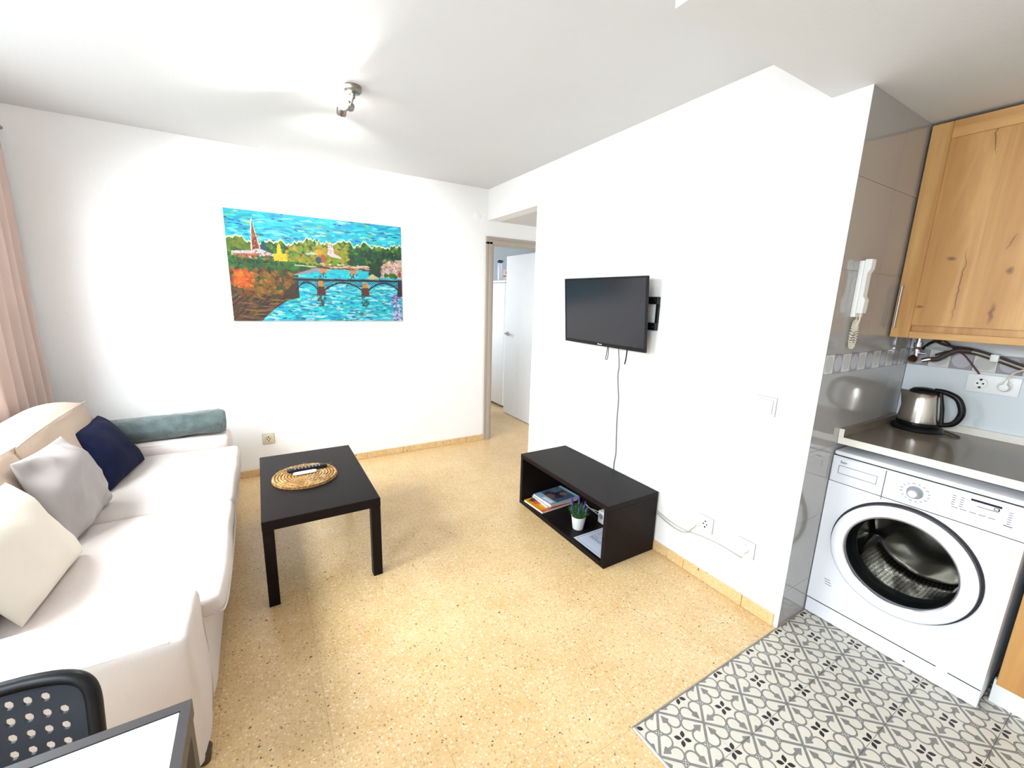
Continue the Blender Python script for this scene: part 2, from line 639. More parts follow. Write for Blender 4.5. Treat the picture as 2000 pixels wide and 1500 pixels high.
def sweep(bm, path, r, seg=8, closed=False, caps=True):
    n = len(path)
    rr = r if hasattr(r, '__len__') else [r] * n
    pts = [Vector(p) for p in path]
    rings = []
    pa = None
    for i, p in enumerate(pts):
        if closed:
            t = pts[(i + 1) % n] - pts[i - 1]
        else:
            t = pts[min(i + 1, n - 1)] - pts[max(i - 1, 0)]
        if t.length < 1e-9:
            t = Vector((0, 0, 1))
        t.normalize()
        if pa is None:
            a, b, _ = basis(t)
        else:
            a = (pa - t * pa.dot(t)).normalized()
            b = t.cross(a)
        pa = a
        rings.append([bm.verts.new(p + (a * math.cos(k * 2 * math.pi / seg) + b * math.sin(k * 2 * math.pi / seg)) * rr[i])
                      for k in range(seg)])
    m = n if closed else n - 1
    for i in range(m):
        A, B = rings[i], rings[(i + 1) % n]
        for k in range(seg):
            bm.faces.new((A[k], A[(k + 1) % seg], B[(k + 1) % seg], B[k]))
    if caps and not closed:
        bm.faces.new(rings[0][::-1])
        bm.faces.new(rings[-1])
    return bm


def spline(pts, sub=6):
    P = [Vector(p) for p in pts]
    out = []
    for i in range(len(P) - 1):
        p0, p1, p2, p3 = P[max(i - 1, 0)], P[i], P[i + 1], P[min(i + 2, len(P) - 1)]
        for k in range(sub):
            t = k / sub
            out.append(0.5 * ((2 * p1) + (p2 - p0) * t + (2 * p0 - 5 * p1 + 4 * p2 - p3) * t * t + (3 * p1 - p0 - 3 * p2 + p3) * t ** 3))
    out.append(P[-1])
    return out


def lathe(bm, profile, origin, axis, seg=32, close=False):
    """profile: list of (radius, height along axis)"""
    a, b, d = basis(axis)
    O = Vector(origin)
    rings = []
    for r, h in profile:
        if r < 1e-6:
            rings.append([bm.verts.new(O + d * h)])
        else:
            rings.append([bm.verts.new(O + d * h + (a * math.cos(k * 2 * math.pi / seg) + b * math.sin(k * 2 * math.pi / seg)) * r)
                          for k in range(seg)])
    pairs = list(zip(rings[:-1], rings[1:]))
    if close:
        pairs.append((rings[-1], rings[0]))
    for A, B in pairs:
        for k in range(seg):
            k2 = (k + 1) % seg
            if len(A) == 1 and len(B) == 1:
                continue
            if len(A) == 1:
                bm.faces.new((A[0], B[k2], B[k]))
            elif len(B) == 1:
                bm.faces.new((A[k], A[k2], B[0]))
            else:
                bm.faces.new((A[k], A[k2], B[k2], B[k]))
    return bm


def cyl(bm, p0, p1, r0, r1=None, seg=20):
    r1 = r0 if r1 is None else r1
    p0, p1 = Vector(p0), Vector(p1)
    L = (p1 - p0).length
    return lathe(bm, [(0, 0), (r0, 0), (r1, L), (0, L)], p0, p1 - p0, seg)


def prism(bm, poly, axis, a0, a1):
    """poly in the two other axes (order x,y,z minus axis), extruded along axis"""
    def mk(u, v, w):
        return {'x': (w, u, v), 'y': (u, w, v), 'z': (u, v, w)}[axis]
    A = [bm.verts.new(mk(u, v, a0)) for u, v in poly]
    B = [bm.verts.new(mk(u, v, a1)) for u, v in poly]
    n = len(poly)
    bm.faces.new(A)
    bm.faces.new(B[::-1])
    for i in range(n):
        bm.faces.new((A[i], A[(i + 1) % n], B[(i + 1) % n], B[i]))
    return bm


def rbox(bm, x0, x1, y0, y1, z0, z1, r=0.03, n=10, puff=(0, 0, 0), wob=0.0, wscale=6.0, seed=0.0):
    """soft rounded box: subdivided cube, rounded by r, with puffed sides and cloth wobble"""
    C = Vector(((x0 + x1) / 2, (y0 + y1) / 2, (z0 + z1) / 2))
    H = Vector(((x1 - x0) / 2, (y1 - y0) / 2, (z1 - z0) / 2))
    tb = bmesh.new()
    bmesh.ops.create_cube(tb, size=2.0)
    bmesh.ops.subdivide_edges(tb, edges=tb.edges[:], cuts=n, use_grid_fill=True)
    vm = {}
    for v in tb.verts:
        c = v.co
        q = []
        for i in range(3):
            ri = min(r, H[i])
            s = c[i]
            # concentrate subdivisions near the edges
            s = math.copysign(1 - (1 - abs(s)) ** 1.6, s) if abs(s) < 1 else s
            q.append(s * H[i])
        q = Vector(q)
        inner = Vector([max(-(H[i] - min(r, H[i])), min(H[i] - min(r, H[i]), q[i])) for i in range(3)])
        d = q - inner
        if d.length > 1e-9:
            rr = Vector([d[i] / max(min(r, H[i]), 1e-9) for i in range(3)])
            m = max(abs(rr[0]), abs(rr[1]), abs(rr[2]))
            d = d * (m / rr.length) if rr.length > 0 else d
        p = inner + d
        u = [max(-1, min(1, p[i] / H[i])) for i in range(3)]
        for i in range(3):
            j, k = (i + 1) % 3, (i + 2) % 3
            p[i] += puff[i] * u[i] * (1 - u[j] ** 2) * (1 - u[k] ** 2)
        P = C + p
        if wob > 0:
            nv = mnoise.noise_vector((P + Vector((seed, seed, seed))) * wscale)
            P = P + nv * wob
        vm[v] = bm.verts.new(P)
    for f in tb.faces:
        bm.faces.new([vm[v] for v in f.verts])
    tb.free()
    return bm


def pillow(bm, bl, br, tr, tl, thick, n=22, pinch=0.05, wob=0.012, seed=0.0, shift=0.0):
    bl, br, tr, tl = map(Vector, (bl, br, tr, tl))
    nor = ((br - bl).cross(tl - bl)).normalized()
    cen = (bl + br + tr + tl) / 4
    def base(u, v):
        s, t = (u + 1) / 2, (v + 1) / 2
        p = bl * (1 - s) * (1 - t) + br * s * (1 - t) + tr * s * t + tl * (1 - s) * t
        k = pinch * ((1 - u * u) * v * v + (1 - v * v) * u * u)
        return p + (cen - p) * k
    front, back = {}, {}
    for i in range(n + 1):
        for j in range(n + 1):
            u, v = -math.cos(math.pi * i / n), -math.cos(math.pi * j / n)
            p = base(u, v)
            h = ((1 - u * u) ** 0.5 * (1 - v * v) ** 0.5) ** 0.85 * thick / 2
            w = mnoise.noise(p * 7 + Vector((seed, 0, 0))) * wob * min(1, h * 30) + \
                mnoise.noise(p * 17 + Vector((seed, 3, 0))) * wob * 0.45 * min(1, h * 30)
            edge = i in (0, n) or j in (0, n)
            front[i, j] = bm.verts.new(p + nor * (h + w + shift))
            back[i, j] = front[i, j] if edge else bm.verts.new(p - nor * (h * 0.8) + nor * shift)
    for i in range(n):
        for j in range(n):
            bm.faces.new((front[i, j], front[i + 1, j], front[i + 1, j + 1], front[i, j + 1]))
            q = (back[i, j], back[i, j + 1], back[i + 1, j + 1], back[i + 1, j])
            if len(set(q)) == 4:
                try:
                    bm.faces.new(q)
                except ValueError:
                    pass
    return bm


def text_mesh(name, body, size, mat, parent, origin, xdir, updir, depth=0.0006):
    cu = bpy.data.curves.new(name, 'FONT')
    cu.body = body
    cu.size = size
    cu.extrude = depth
    to = bpy.data.objects.new(name + '_tmp', cu)
    COL.objects.link(to)
    dg = bpy.context.evaluated_depsgraph_get()
    me = bpy.data.meshes.new_from_object(to.evaluated_get(dg))
    bpy.data.objects.remove(to, do_unlink=True)
    xd, ud = Vector(xdir).normalized(), Vector(updir).normalized()
    zd = xd.cross(ud)
    M = Matrix(((xd.x, ud.x, zd.x, origin[0]), (xd.y, ud.y, zd.y, origin[1]), (xd.z, ud.z, zd.z, origin[2]), (0, 0, 0, 1)))
    me.transform(WM[parent.name].inverted() @ M)
    me.name = name
    o = bpy.data.objects.new(name, me)
    COL.objects.link(o)
    me.materials.clear()
    me.materials.append(MATS[mat])
    o.parent = parent
    WM[o.name] = WM[parent.name]
    return o


def printed_sheet(name, img, origin, udir, vdir, mat, parent=None, off=0.0):
    """flat printed surface: one little face per dot of the print, colour in an attribute.
    img: (h, w, 3) sRGB 0-255, row 0 at the top; origin = top-left corner, udir/vdir = full edge vectors"""
    h, w, _ = img.shape
    O, U, V = np.array(origin, float), np.array(udir, float), np.array(vdir, float)
    iu, iv = np.meshgrid(np.arange(w + 1) / w, np.arange(h + 1) / h)
    co = O + iu[..., None] * U + iv[..., None] * V
    if parent is not None:
        Wi = np.array(WM[parent.name].inverted())
        co = co @ Wi[:3, :3].T + Wi[:3, 3]
    idx = np.arange((h + 1) * (w + 1)).reshape(h + 1, w + 1)
    faces = np.stack([idx[:-1, :-1], idx[1:, :-1], idx[1:, 1:], idx[:-1, 1:]], -1).reshape(-1, 4)
    me = bpy.data.meshes.new(name)
    me.vertices.add(co.size // 3)
    me.vertices.foreach_set('co', co.reshape(-1))
    me.loops.add(faces.size)
    me.loops.foreach_set('vertex_index', faces.reshape(-1).astype(np.int32))
    me.polygons.add(len(faces))
    me.polygons.foreach_set('loop_start', (np.arange(len(faces)) * 4).astype(np.int32))
    me.update(calc_edges=True)
    c = np.clip(img.reshape(-1, 3) / 255.0, 0, 1)
    c = np.where(c <= 0.04045, c / 12.92, ((c + 0.055) / 1.055) ** 2.4)
    c4 = np.concatenate([c, np.ones((len(c), 1))], 1)
    at = me.color_attributes.new('print', 'FLOAT_COLOR', 'CORNER')
    at.data.foreach_set('color', np.repeat(c4, 4, axis=0).astype(np.float32).reshape(-1))
    me.materials.append(MATS[mat])
    o = bpy.data.objects.new(name, me)
    COL.objects.link(o)
    if parent is not None:
        o.parent = parent
        WM[o.name] = WM[parent.name]
    return o


# ================================================================== ROOM SHELL
H, HK = 2.514, 2.297          # main ceiling, lowered kitchen ceiling
YE = -3.022                   # end of the television wall
XL = -3.25                    # window wall
XK = 0.93                     # kitchen back wall
YR = -5.2                     # wall behind the camera
YO, ZO = -0.85, 2.232         # hall opening


def sbox(name, mat, *dims, **k):
    o = build(name, BX(*dims, **k), mat, smooth=False)
    o['kind'] = 'structure'
    return o


# back wall: room part, and the part of the hall with its door opening
bm = bmesh.new()
box(bm, XL - 0.15, 0.045, 0.0, 0.12, 0, H)
box(bm, 0.045, 0.775, 0.0, 0.12, 2.035, H)
box(bm, 0.775, 1.25, 0.0, 0.12, 0, H)
o = build('wall_back', bm, 'wall_paint', smooth=False); o['kind'] = 'structure'
# television wall block with the hall opening
bm = bmesh.new()
box(bm, 0.0, 0.12, YO, -0.0, ZO, H)
box(bm, 0.0, XK, YE + 0.008, YO, 0, H)
o = build('wall_right', bm, 'wall_paint', smooth=False); o['kind'] = 'structure'
sbox('wall_hall', 'wall_paint', 1.25, 1.37, YO, 0.12, 0, H)
sbox('ceiling_hall', 'ceiling_paint', 0.12, 1.25, YO, 0.0, ZO, ZO + 0.1)
sbox('wall_kitchen', 'wall_paint', XK + 0.01, XK + 0.13, YR, YE + 0.008, 0, H)
sbox('wall_rear', 'wall_paint', XL - 0.15, XK + 0.13, YR - 0.12, YR, 0, H)
# window wall with two openings
WIN = [(-2.45, -0.75, 0.95, 2.22), (-4.62, -3.28, 0.30, 2.22)]
bm = bmesh.new()
x0, x1 = XL - 0.15, XL
box(bm, x0, x1, WIN[0][1], 0.0, 0, H)
box(bm, x0, x1, WIN[1][1], WIN[0][0], 0, H)
box(bm, x0, x1, YR, WIN[1][0], 0, H)
for y0, y1, z0, z1 in WIN:
    box(bm, x0, x1, y0, y1, 0, z0)
    box(bm, x0, x1, y0, y1, z1, H)
o = build('wall_left', bm, 'wall_paint', smooth=False); o['kind'] = 'structure'
for k, (y0, y1, z0, z1) in enumerate(WIN):
    w = struct('window_%d' % (k + 1), (XL - 0.08, (y0 + y1) / 2, z0))
    bm = bmesh.new()
    for a, b in ((y0, y0 + 0.05), (y1 - 0.05, y1), ((y0 + y1) / 2 - 0.03, (y0 + y1) / 2 + 0.03)):
        box(bm, XL - 0.10, XL - 0.06, a, b, z0, z1, bev=0.004, seg=1)
    for a, b in ((z0, z0 + 0.05), (z1 - 0.05, z1)):
        box(bm, XL - 0.10, XL - 0.06, y0, y1, a, b, bev=0.004, seg=1)
    build('window_frame', bm, 'white_lacquer', w, smooth=False)
    ym = (y0 + y1) / 2
    for a, b in ((y0 + 0.05, ym - 0.03), (ym + 0.03, y1 - 0.05)):
        build('pane', BX(XL - 0.084, XL - 0.078, a, b, z0 + 0.05, z1 - 0.05), 'window_glass', w, smooth=False)
    build('window_sill', BX(XL - 0.06, XL + 0.02, y0 - 0.02, y1 + 0.02, z0 - 0.03, z0, bev=0.004), 'white_lacquer', w, smooth=False)

# ceilings
sbox('ceiling', 'ceiling_paint', XL - 0.15, XK + 0.13, YR - 0.12, 0.12, H, H + 0.1)
sbox('ceiling_kitchen', 'ceiling_paint', -0.93, XK + 0.01, YR, -2.897, HK, H)

# room beyond the door
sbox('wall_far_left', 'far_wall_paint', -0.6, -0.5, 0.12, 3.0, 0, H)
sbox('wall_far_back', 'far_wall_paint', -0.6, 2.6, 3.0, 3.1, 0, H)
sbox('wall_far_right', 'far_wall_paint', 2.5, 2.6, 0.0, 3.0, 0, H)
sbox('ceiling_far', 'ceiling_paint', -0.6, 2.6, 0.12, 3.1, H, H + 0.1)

# terrazzo floor: bed and slabs
TZ = 0.3335
floor = struct('floor', (-1.5, -2.5, -0.03))
bm = BX(XL - 0.02, 2.6, YR, 3.1, -0.05, -0.004)
build('bed', bm, 'grout_floor', floor, smooth=False)
slab_meshes = {}


def floor_slab(x0, x1, y0, y1):
    key = (round(x1 - x0, 4), round(y1 - y0, 4))
    g = 0.0003
    c = Vector(((x0 + x1) / 2, (y0 + y1) / 2, 0))
    if key not in slab_meshes:
        hx, hy = key[0] / 2 - g, key[1] / 2 - g
        t = bmesh.new()
        pts = [(-hx, -hy), (hx, -hy), (hx, hy), (-hx, hy)]
        prism(t, pts, 'z', -0.02, 0.0)
        bmesh.ops.recalc_face_normals(t, faces=t.faces[:])
        me = bpy.data.meshes.new('terrazzo_slab')
        t.to_mesh(me)
        t.free()
        me.materials.append(MATS['terrazzo'])
        slab_meshes[key] = me
    o = bpy.data.objects.new('terrazzo_slab', slab_meshes[key])
    COL.objects.link(o)
    o.parent = floor
    o.location = WM['floor'].inverted() @ c


xs = sorted({max(XL, min(1.25, -0.225 + TZ * i)) for i in range(-11, 8)})
ys = sorted({max(YR, min(2.98, -2.915 + TZ * i)) for i in range(-9, 20)})
KX, KY = -0.955, -3.03       # corner of the patterned kitchen floor
xs = sorted(set(xs) | {KX})
ys = sorted(set(ys) | {KY})
for xa, xb in zip(xs[:-1], xs[1:]):
    for ya, yb in zip(ys[:-1], ys[1:]):
        if xb - xa < 0.004 or yb - ya < 0.004:
            continue
        mx, my = (xa + xb) / 2, (ya + yb) / 2
        if mx > KX and my < KY:
            continue
        if mx > 0 and my < YO - 0.17:
            continue
        if my > 0.1 and mx < -0.2:
            continue
        floor_slab(xa, xb, ya, yb)

# patterned kitchen floor
kf = struct('floor_kitchen', (0.0, -4.0, -0.03))
build('grout_bed', BX(KX, XK, YR, KY, -0.045, -0.0015), 'grout', kf, smooth=False)
CX, CY = 0.2325, 0.2240
tile_mesh = None
tx0, ty0 = KX + 0.004, KY - 0.003
i = 0
clipped = {}
for i in range(9):
    for j in range(10):
        ax, bx_ = tx0 + i * CX, min(tx0 + (i + 1) * CX, XK)
        by, ay = ty0 - j * CY, max(ty0 - (j + 1) * CY, YR)
        if bx_ - ax < 0.01 or by - ay < 0.01:
            continue
        cx, cy = ax + CX / 2, by - CY / 2
        gx = 0.0008
        key = (round(bx_ - ax, 4), round(by - ay, 4))
        if key not in clipped:
            t = bmesh.new()
            prism(t, [(ax - cx + gx, ay - cy + gx), (bx_ - cx - gx, ay - cy + gx), (bx_ - cx - gx, by - cy - gx), (ax - cx + gx, by - cy - gx)], 'z', -0.012, 0.002)
            bmesh.ops.recalc_face_normals(t, faces=t.faces[:])
            me = bpy.data.meshes.new('floor_tile')
            t.to_mesh(me)
            t.free()
            me.materials.append(MATS['patterned_tile'])
            clipped[key] = me
        o = bpy.data.objects.new('floor_tile', clipped[key])
        COL.objects.link(o)
        o.parent = kf
        o.location = WM['floor_kitchen'].inverted() @ Vector((cx, cy, 0))
bm = bmesh.new()
box(bm, KX - 0.006, KX + 0.004, YR, KY, -0.004, 0.0045, bev=0.002, seg=1)
build('edge_strip', bm, 'steel_trim', kf, smooth=False)
build('edge_strip', BX(KX - 0.006, 0.0, KY - 0.003, KY + 0.003, -0.004, 0.003), 'nickel', kf, smooth=False)


# skirting in terrazzo pieces
def skirting(name, pts, axis, fixed, out):
    s = struct(name, (pts[0], fixed, 0) if axis == 'x' else (fixed, pts[0], 0))
    for a, b in zip(pts[:-1], pts[1:]):
        a2, b2 = min(a, b) + 0.001, max(a, b) - 0.001
        if axis == 'x':
            m_ = BX(a2, b2, fixed, fixed + out, 0, 0.062, bev=0.003, seg=1)
        else:
            m_ = BX(fixed, fixed + out, a2, b2, 0, 0.062, bev=0.003, seg=1)
        build('skirting_piece', m_, 'terrazzo', s, smooth=False)


skirting('baseboard_back', [XL + 0.02] + [-2.89 + TZ * k for k in range(9)] + [-0.02], 'x', 0.0, -0.012)
skirting('baseboard_right', [YO, -1.18, -1.515, -1.85, -2.18, -2.512, -2.857, -3.012], 'y', 0.0, -0.012)
skirting('baseboard_left', [YR + 0.01 + k * 0.5 for k in range(10)] + [-0.02], 'y', XL, 0.012)

# glazed tiles on the end of the television wall (facing the kitchen) and on the kitchen back wall
endw = struct('wall_end', (0.45, YE, 0))
backw = struct('wall_splashback', (XK, -4.0, 0))
build('grout_bed', BX(0.0, XK, YE + 0.001, YE + 0.009, 0, HK), 'grout', endw, smooth=False)
build('grout_bed', BX(XK - 0.001, XK + 0.011, YR, YE, 0, HK), 'grout', backw, smooth=False)
rows = [(0.0, 0.185), (0.185, 0.53), (0.53, 0.873), (0.873, 1.218), (1.300, 1.645), (1.645, 1.99), (1.99, HK)]
g_ = 0.0006
for z0, z1 in rows:
    for a, b in ((0.0, 0.36), (0.36, 0.72), (0.72, XK - 0.006)):
        build('wall_tile', BX(a + (0 if a == 0 else g_), b - g_, YE - 0.006, YE + 0.006, z0 + g_, z1 - g_), 'gloss_tile', endw, smooth=False)
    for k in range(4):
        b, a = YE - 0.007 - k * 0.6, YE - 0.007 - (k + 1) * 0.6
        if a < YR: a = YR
        build('wall_tile', BX(XK - 0.006, XK + 0.006, a + g_, b - g_, z0 + g_, z1 - g_), 'lit_splash_tile', backw, smooth=False)


def decor(kind, c, ax, w, parent):
    t = bmesh.new()
    h = 0.041 - 0.0006
    w = w / 2 - 0.0006
    if ax == 'y':
        box(t, -w, w, -0.006, 0.006, -h, h)
    else:
        box(t, -0.006, 0.006, -w, w, -h, h)
    o_ = build('decor_tile', t, kind, parent, smooth=False, local=True)
    o_.location = WM[parent.name].inverted() @ Vector(c)


k = 0
x = 0.012
while x < XK - 0.02:
    w = min(0.078, XK - 0.006 - x)
    decor('decor_tile_dark' if k % 2 == 1 else 'decor_tile_light', (x + w / 2, YE, 1.259), 'y', w, endw)
    x += 0.079
    k += 1
y = YE - 0.008
k = 0
while y > -4.6:
    decor('decor_tile_dark' if k % 2 == 0 else 'decor_tile_light', (XK, y - 0.039, 1.259), 'x', 0.078, backw)
    y -= 0.079
    k += 1
build('corner_profile', BX(-0.0006, 0.004, YE - 0.0075, YE + 0.0088, 0.0, HK), 'plastic_white', endw, smooth=False)

# door to the far room: casing, open leaf, lever handle
d1 = struct('door_1', (0.41, 0.0, 0))
bm = bmesh.new()
for a, b in ((-0.022, 0.045), (0.775, 0.845)):
    box(bm, a, b, -0.014, 0.0, 0, 2.035, bev=0.003, seg=1)
    box(bm, a + 0.03 if a < 0.3 else a, b if a < 0.3 else b - 0.03, -0.024, -0.014, 0, 2.035, bev=0.003, seg=1)
box(bm, -0.022, 0.845, -0.014, 0.0, 2.010, 2.085, bev=0.003, seg=1)
box(bm, 0.008, 0.815, -0.024, -0.014, 2.010, 2.055, bev=0.003, seg=1)
build('casing', bm, 'casing_paint', d1, smooth=False)
bm = bmesh.new()
box(bm, 0.045, 0.062, -0.014, 0.12, 0, 2.035)
box(bm, 0.758, 0.775, -0.014, 0.12, 0, 2.035)
box(bm, 0.045, 0.775, -0.014, 0.12, 2.012, 2.035)
build('jamb', bm, 'casing_paint', d1, smooth=False)
leaf = build('leaf', BX(0.722, 0.757, 0.125, 0.87, 0.008, 2.005, bev=0.002, seg=1), 'white_lacquer', d1, smooth=False)
bm = bmesh.new()
lathe(bm, [(0, 0), (0.026, 0), (0.026, 0.006), (0.010, 0.008), (0.010, 0.04), (0, 0.04)], (0.722, 0.80, 1.055), (-1, 0, 0), 20)
sweep(bm, spline([(0.685, 0.80, 1.055), (0.680, 0.79, 1.055), (0.680, 0.74, 1.055), (0.682, 0.69, 1.052)]), 0.009, 10)
build('handle', bm, 'nickel', leaf)

# ================================================================== SOFA
sofa = thing('sofa', 'long beige fabric sofa with loose back cushions under the window', 'sofa', (-2.7, -1.33, 0))
SY0, SY1 = -2.46, -0.20
bm = bmesh.new()
rbox(bm, -3.12, -2.235, -2.22, -0.44, 0.03, 0.375, r=0.02, n=8, wob=0.006, wscale=7)
build('base', bm, 'sofa_fabric', sofa)
for ya, yb, sd in ((-1.372, -0.462, 1.0), (-2.205, -1.374, 5.0)):
    bm = bmesh.new()
    rbox(bm, -2.96, -2.178, ya, yb, 0.350, 0.437, r=0.032, n=16, puff=(0.008, 0.0, 0.016), wob=0.007, wscale=5, seed=sd)
    c = build('seat_cushion', bm, 'sofa_fabric', sofa, sharp=60)
    bm = bmesh.new()
    zz = 0.372
    path = spline([(-2.62, ya + 0.004, zz), (-2.26, ya + 0.004, zz), (-2.205, ya + 0.010, zz), (-2.176, ya + 0.045, zz), (-2.170, (ya + yb) / 2, zz),
                   (-2.176, yb - 0.045, zz), (-2.205, yb - 0.010, zz), (-2.26, yb - 0.004, zz)], 5)
    sweep(bm, path, 0.0042, 6)
    build('piping', bm, 'piping', c)
for ya, yb, sd in ((-2.462, -2.205, 2.0), (-0.462, -0.205, 9.0)):
    bm = bmesh.new()
    rbox(bm, -3.12, -2.240, ya, yb, 0.012, 0.497, r=0.028, n=14, puff=(0.006, 0.004, 0.006), wob=0.011, wscale=6, seed=sd)
    a = build('armrest', bm, 'sofa_fabric', sofa, sharp=60)
    bm = bmesh.new()
    for yy in (ya + 0.012, yb - 0.012):
        sweep(bm, spline([(-3.08, yy, 0.489), (-2.7, yy, 0.491), (-2.29, yy, 0.488)], 8), 0.0032, 6)
    build('piping', bm, 'sofa_fabric', a)
bm = bmesh.new()
rbox(bm, -3.125, -3.02, SY0 + 0.02, SY1 - 0.02, 0.03, 0.70, r=0.03, n=8, wob=0.006)
build('backrest', bm, 'sofa_fabric', sofa)
for ya, yb, sd in ((-1.335, -0.475, 3.0), (-2.195, -1.345, 7.0)):
    bm = bmesh.new()
    rbox(bm, 0, 1, ya, yb, 0, 1, r=0.001, n=16)
    ym, hy = (ya + yb) / 2, (yb - ya) / 2
    for v in bm.verts:
        s, t = v.co.x, v.co.z
        xf = -2.775 + (-2.915 + 2.775) * t
        xb = -3.015 + (-3.13 + 3.015) * t
        zt = 0.45 + t * (0.812 - 0.45) + 0.022 * s * t
        w = (v.co.y - ym) / hy
        bul = (1 - w * w) ** 0.6 if abs(w) < 1 else 0.0
        side = (2 * s - 1)
        tt = max(0.0, 1 - (2 * t - 1) ** 2)
        xx = xb + (xf - xb) * s + (0.035 if side > 0 else 0.01) * side * (tt ** 0.6) * bul - 0.02 * side * (1 - bul)
        if t > 0.98:
            zt += 0.05 * max(0.0, 1 - side * side) * bul
        zt -= 0.02 * (1 - bul) * t
        p = Vector((xx, v.co.y, zt))
        p += mnoise.noise_vector(p * 6 + Vector((sd, 0, 0))) * 0.010
        v.co = p
    c = build('back_cushion', bm, 'sofa_fabric_shaded', sofa, sharp=70)
    bm = bmesh.new()
    sweep(bm, spline([(-2.925, ya + 0.012, 0.46 + 0.33), (-2.912, ya + 0.03, 0.822), (-2.905, ym, 0.838), (-2.912, yb - 0.03, 0.826), (-2.925, yb - 0.008, 0.812)], 6), 0.004, 6)
    build('piping', bm, 'sofa_fabric_shaded', c)
for xx in (-2.29, -3.08):
    for yy in (-2.42, -0.235):
        bm = bmesh.new()
        lathe(bm, [(0, 0), (0.018, 0), (0.026, 0.05), (0, 0.05)], (xx + 0.035, yy, 0.0), (0, 0, 1), 12)
        build('leg', bm, 'wood_dark_leg', sofa)

# cushions and the rolled blanket
bm = bmesh.new()
pillow(bm, (-2.725, -1.06, 0.455), (-2.665, -0.60, 0.455), (-2.875, -0.47, 0.73), (-2.865, -0.93, 0.745), 0.155, seed=2, pinch=0.03)
tag(build('navy_cushion', bm, 'navy_fabric', sharp=80), 'dark navy blue cushion leaning beside the grey blanket roll', 'cushion')
bm = bmesh.new()
pillow(bm, (-2.715, -1.625, 0.462), (-2.69, -1.17, 0.462), (-2.835, -1.15, 0.80), (-2.855, -1.565, 0.815), 0.15, seed=6, wob=0.040)
o = tag(build('grey_cushion', bm, 'grey_satin', sharp=80), 'shiny grey cushion between the navy and the cream one', 'cushion')
bm = bmesh.new()
pillow(bm, (-2.69, -2.13, 0.462), (-2.665, -1.70, 0.462), (-2.825, -1.70, 0.79), (-2.85, -2.14, 0.80), 0.15, seed=11)
tag(build('cream_cushion', bm, 'cream_fabric', sharp=80), 'cream white cushion nearest the front armrest', 'cushion')
# blanket roll on the far armrest
roll = thing('blanket_roll', 'grey green fleece blanket rolled up on the far armrest', 'blanket', (-2.56, -0.335, 0.500))
bm = bmesh.new()
nseg, nl = 40, 46
rings = []
for i in range(nl + 1):
    t = i / nl
    xx = -2.885 + t * 0.625
    e = min(t, 1 - t) * nl
    base_r = 0.083 * (1.0 if e > 2 else (0.90 + 0.05 * e))
    ring = []
    for k in range(nseg):
        an = 2 * math.pi * k / nseg
        p = Vector((xx, math.cos(an), math.sin(an)))
        rr = base_r * (1 + 0.12 * mnoise.noise(Vector((xx * 7, p.y * 1.6, p.z * 1.6))) + 0.06 * mnoise.noise(Vector((xx * 22, p.y * 4, p.z * 4))))
        z = 0.582 + rr * math.sin(an) * 0.96 + 0.012 * (t - 0.4)
        ring.append(bm.verts.new((xx + 0.01 * mnoise.noise(p * 3), -0.335 + rr * 1.05 * math.cos(an), max(0.501, z))))
    rings.append(ring)
for A, B in zip(rings[:-1], rings[1:]):
    for k in range(nseg):
        bm.faces.new((A[k], A[(k + 1) % nseg], B[(k + 1) % nseg], B[k]))
bm.faces.new(rings[0]); bm.faces.new(rings[-1])
build('roll', bm, 'fleece', roll, sharp=60)
bm = bmesh.new()
sp = []
for k in range(90):
    an = k * 0.26
    r_ = 0.012 + 0.064 * k / 89
    sp.append((-2.258, -0.335 + r_ * math.cos(an), 0.586 + r_ * math.sin(an) * 0.95))
sweep(bm, sp, 0.0065, 6)
build('rolled_edge', bm, 'fleece', roll)

# curtain
cur = thing('curtain', 'dusty pink beige curtain hanging beside the sofa window', 'curtain', (-3.18, -0.45, 0.0))
bm = bmesh.new()
ny, nz = 110, 16
G_ = {}
for s in (0, 1):
    for i in range(ny + 1):
        for j in range(nz + 1):
            t = i / ny
            yy = -0.085 - t * 0.62
            zz = 0.03 + j / nz * 2.33
            fold = math.sin(t * 2 * math.pi * 5.6 + 0.9) * (0.026 + 0.006 * math.sin(j * 0.5)) + 0.007 * math.sin(t * 31 + j * 0.25)
            xx = -3.195 + fold * (0.55 + 0.45 * (1 - j / nz)) + (0.0035 if s else 0.0) + 0.012 * t
            G_[s, i, j] = bm.verts.new((xx, yy + 0.008 * math.sin(j * 0.6 + i * 0.2), zz))
for i in range(ny):
    for j in range(nz):
        for s in (0, 1):
            bm.faces.new((G_[s, i, j], G_[s, i + 1, j], G_[s, i + 1, j + 1], G_[s, i, j + 1]))
for i in range(ny):
    for j in (0, nz):
        bm.faces.new((G_[0, i, j], G_[0, i + 1, j], G_[1, i + 1, j], G_[1, i, j]))
for j in range(nz):
    for i in (0, ny):
        bm.faces.new((G_[0, i, j], G_[0, i, j + 1], G_[1, i, j + 1], G_[1, i, j]))
build('cloth', bm, 'curtain_cloth', cur, sharp=60)
bm = bmesh.new()
cyl(bm, (-3.18, -2.75, 2.37), (-3.18, -0.05, 2.37), 0.011, seg=12)
for yy in (-0.3, -2.6):
    cyl(bm, (-3.25, yy, 2.37), (-3.18, yy, 2.37), 0.007, seg=10)
build('rod', bm, 'nickel', cur)

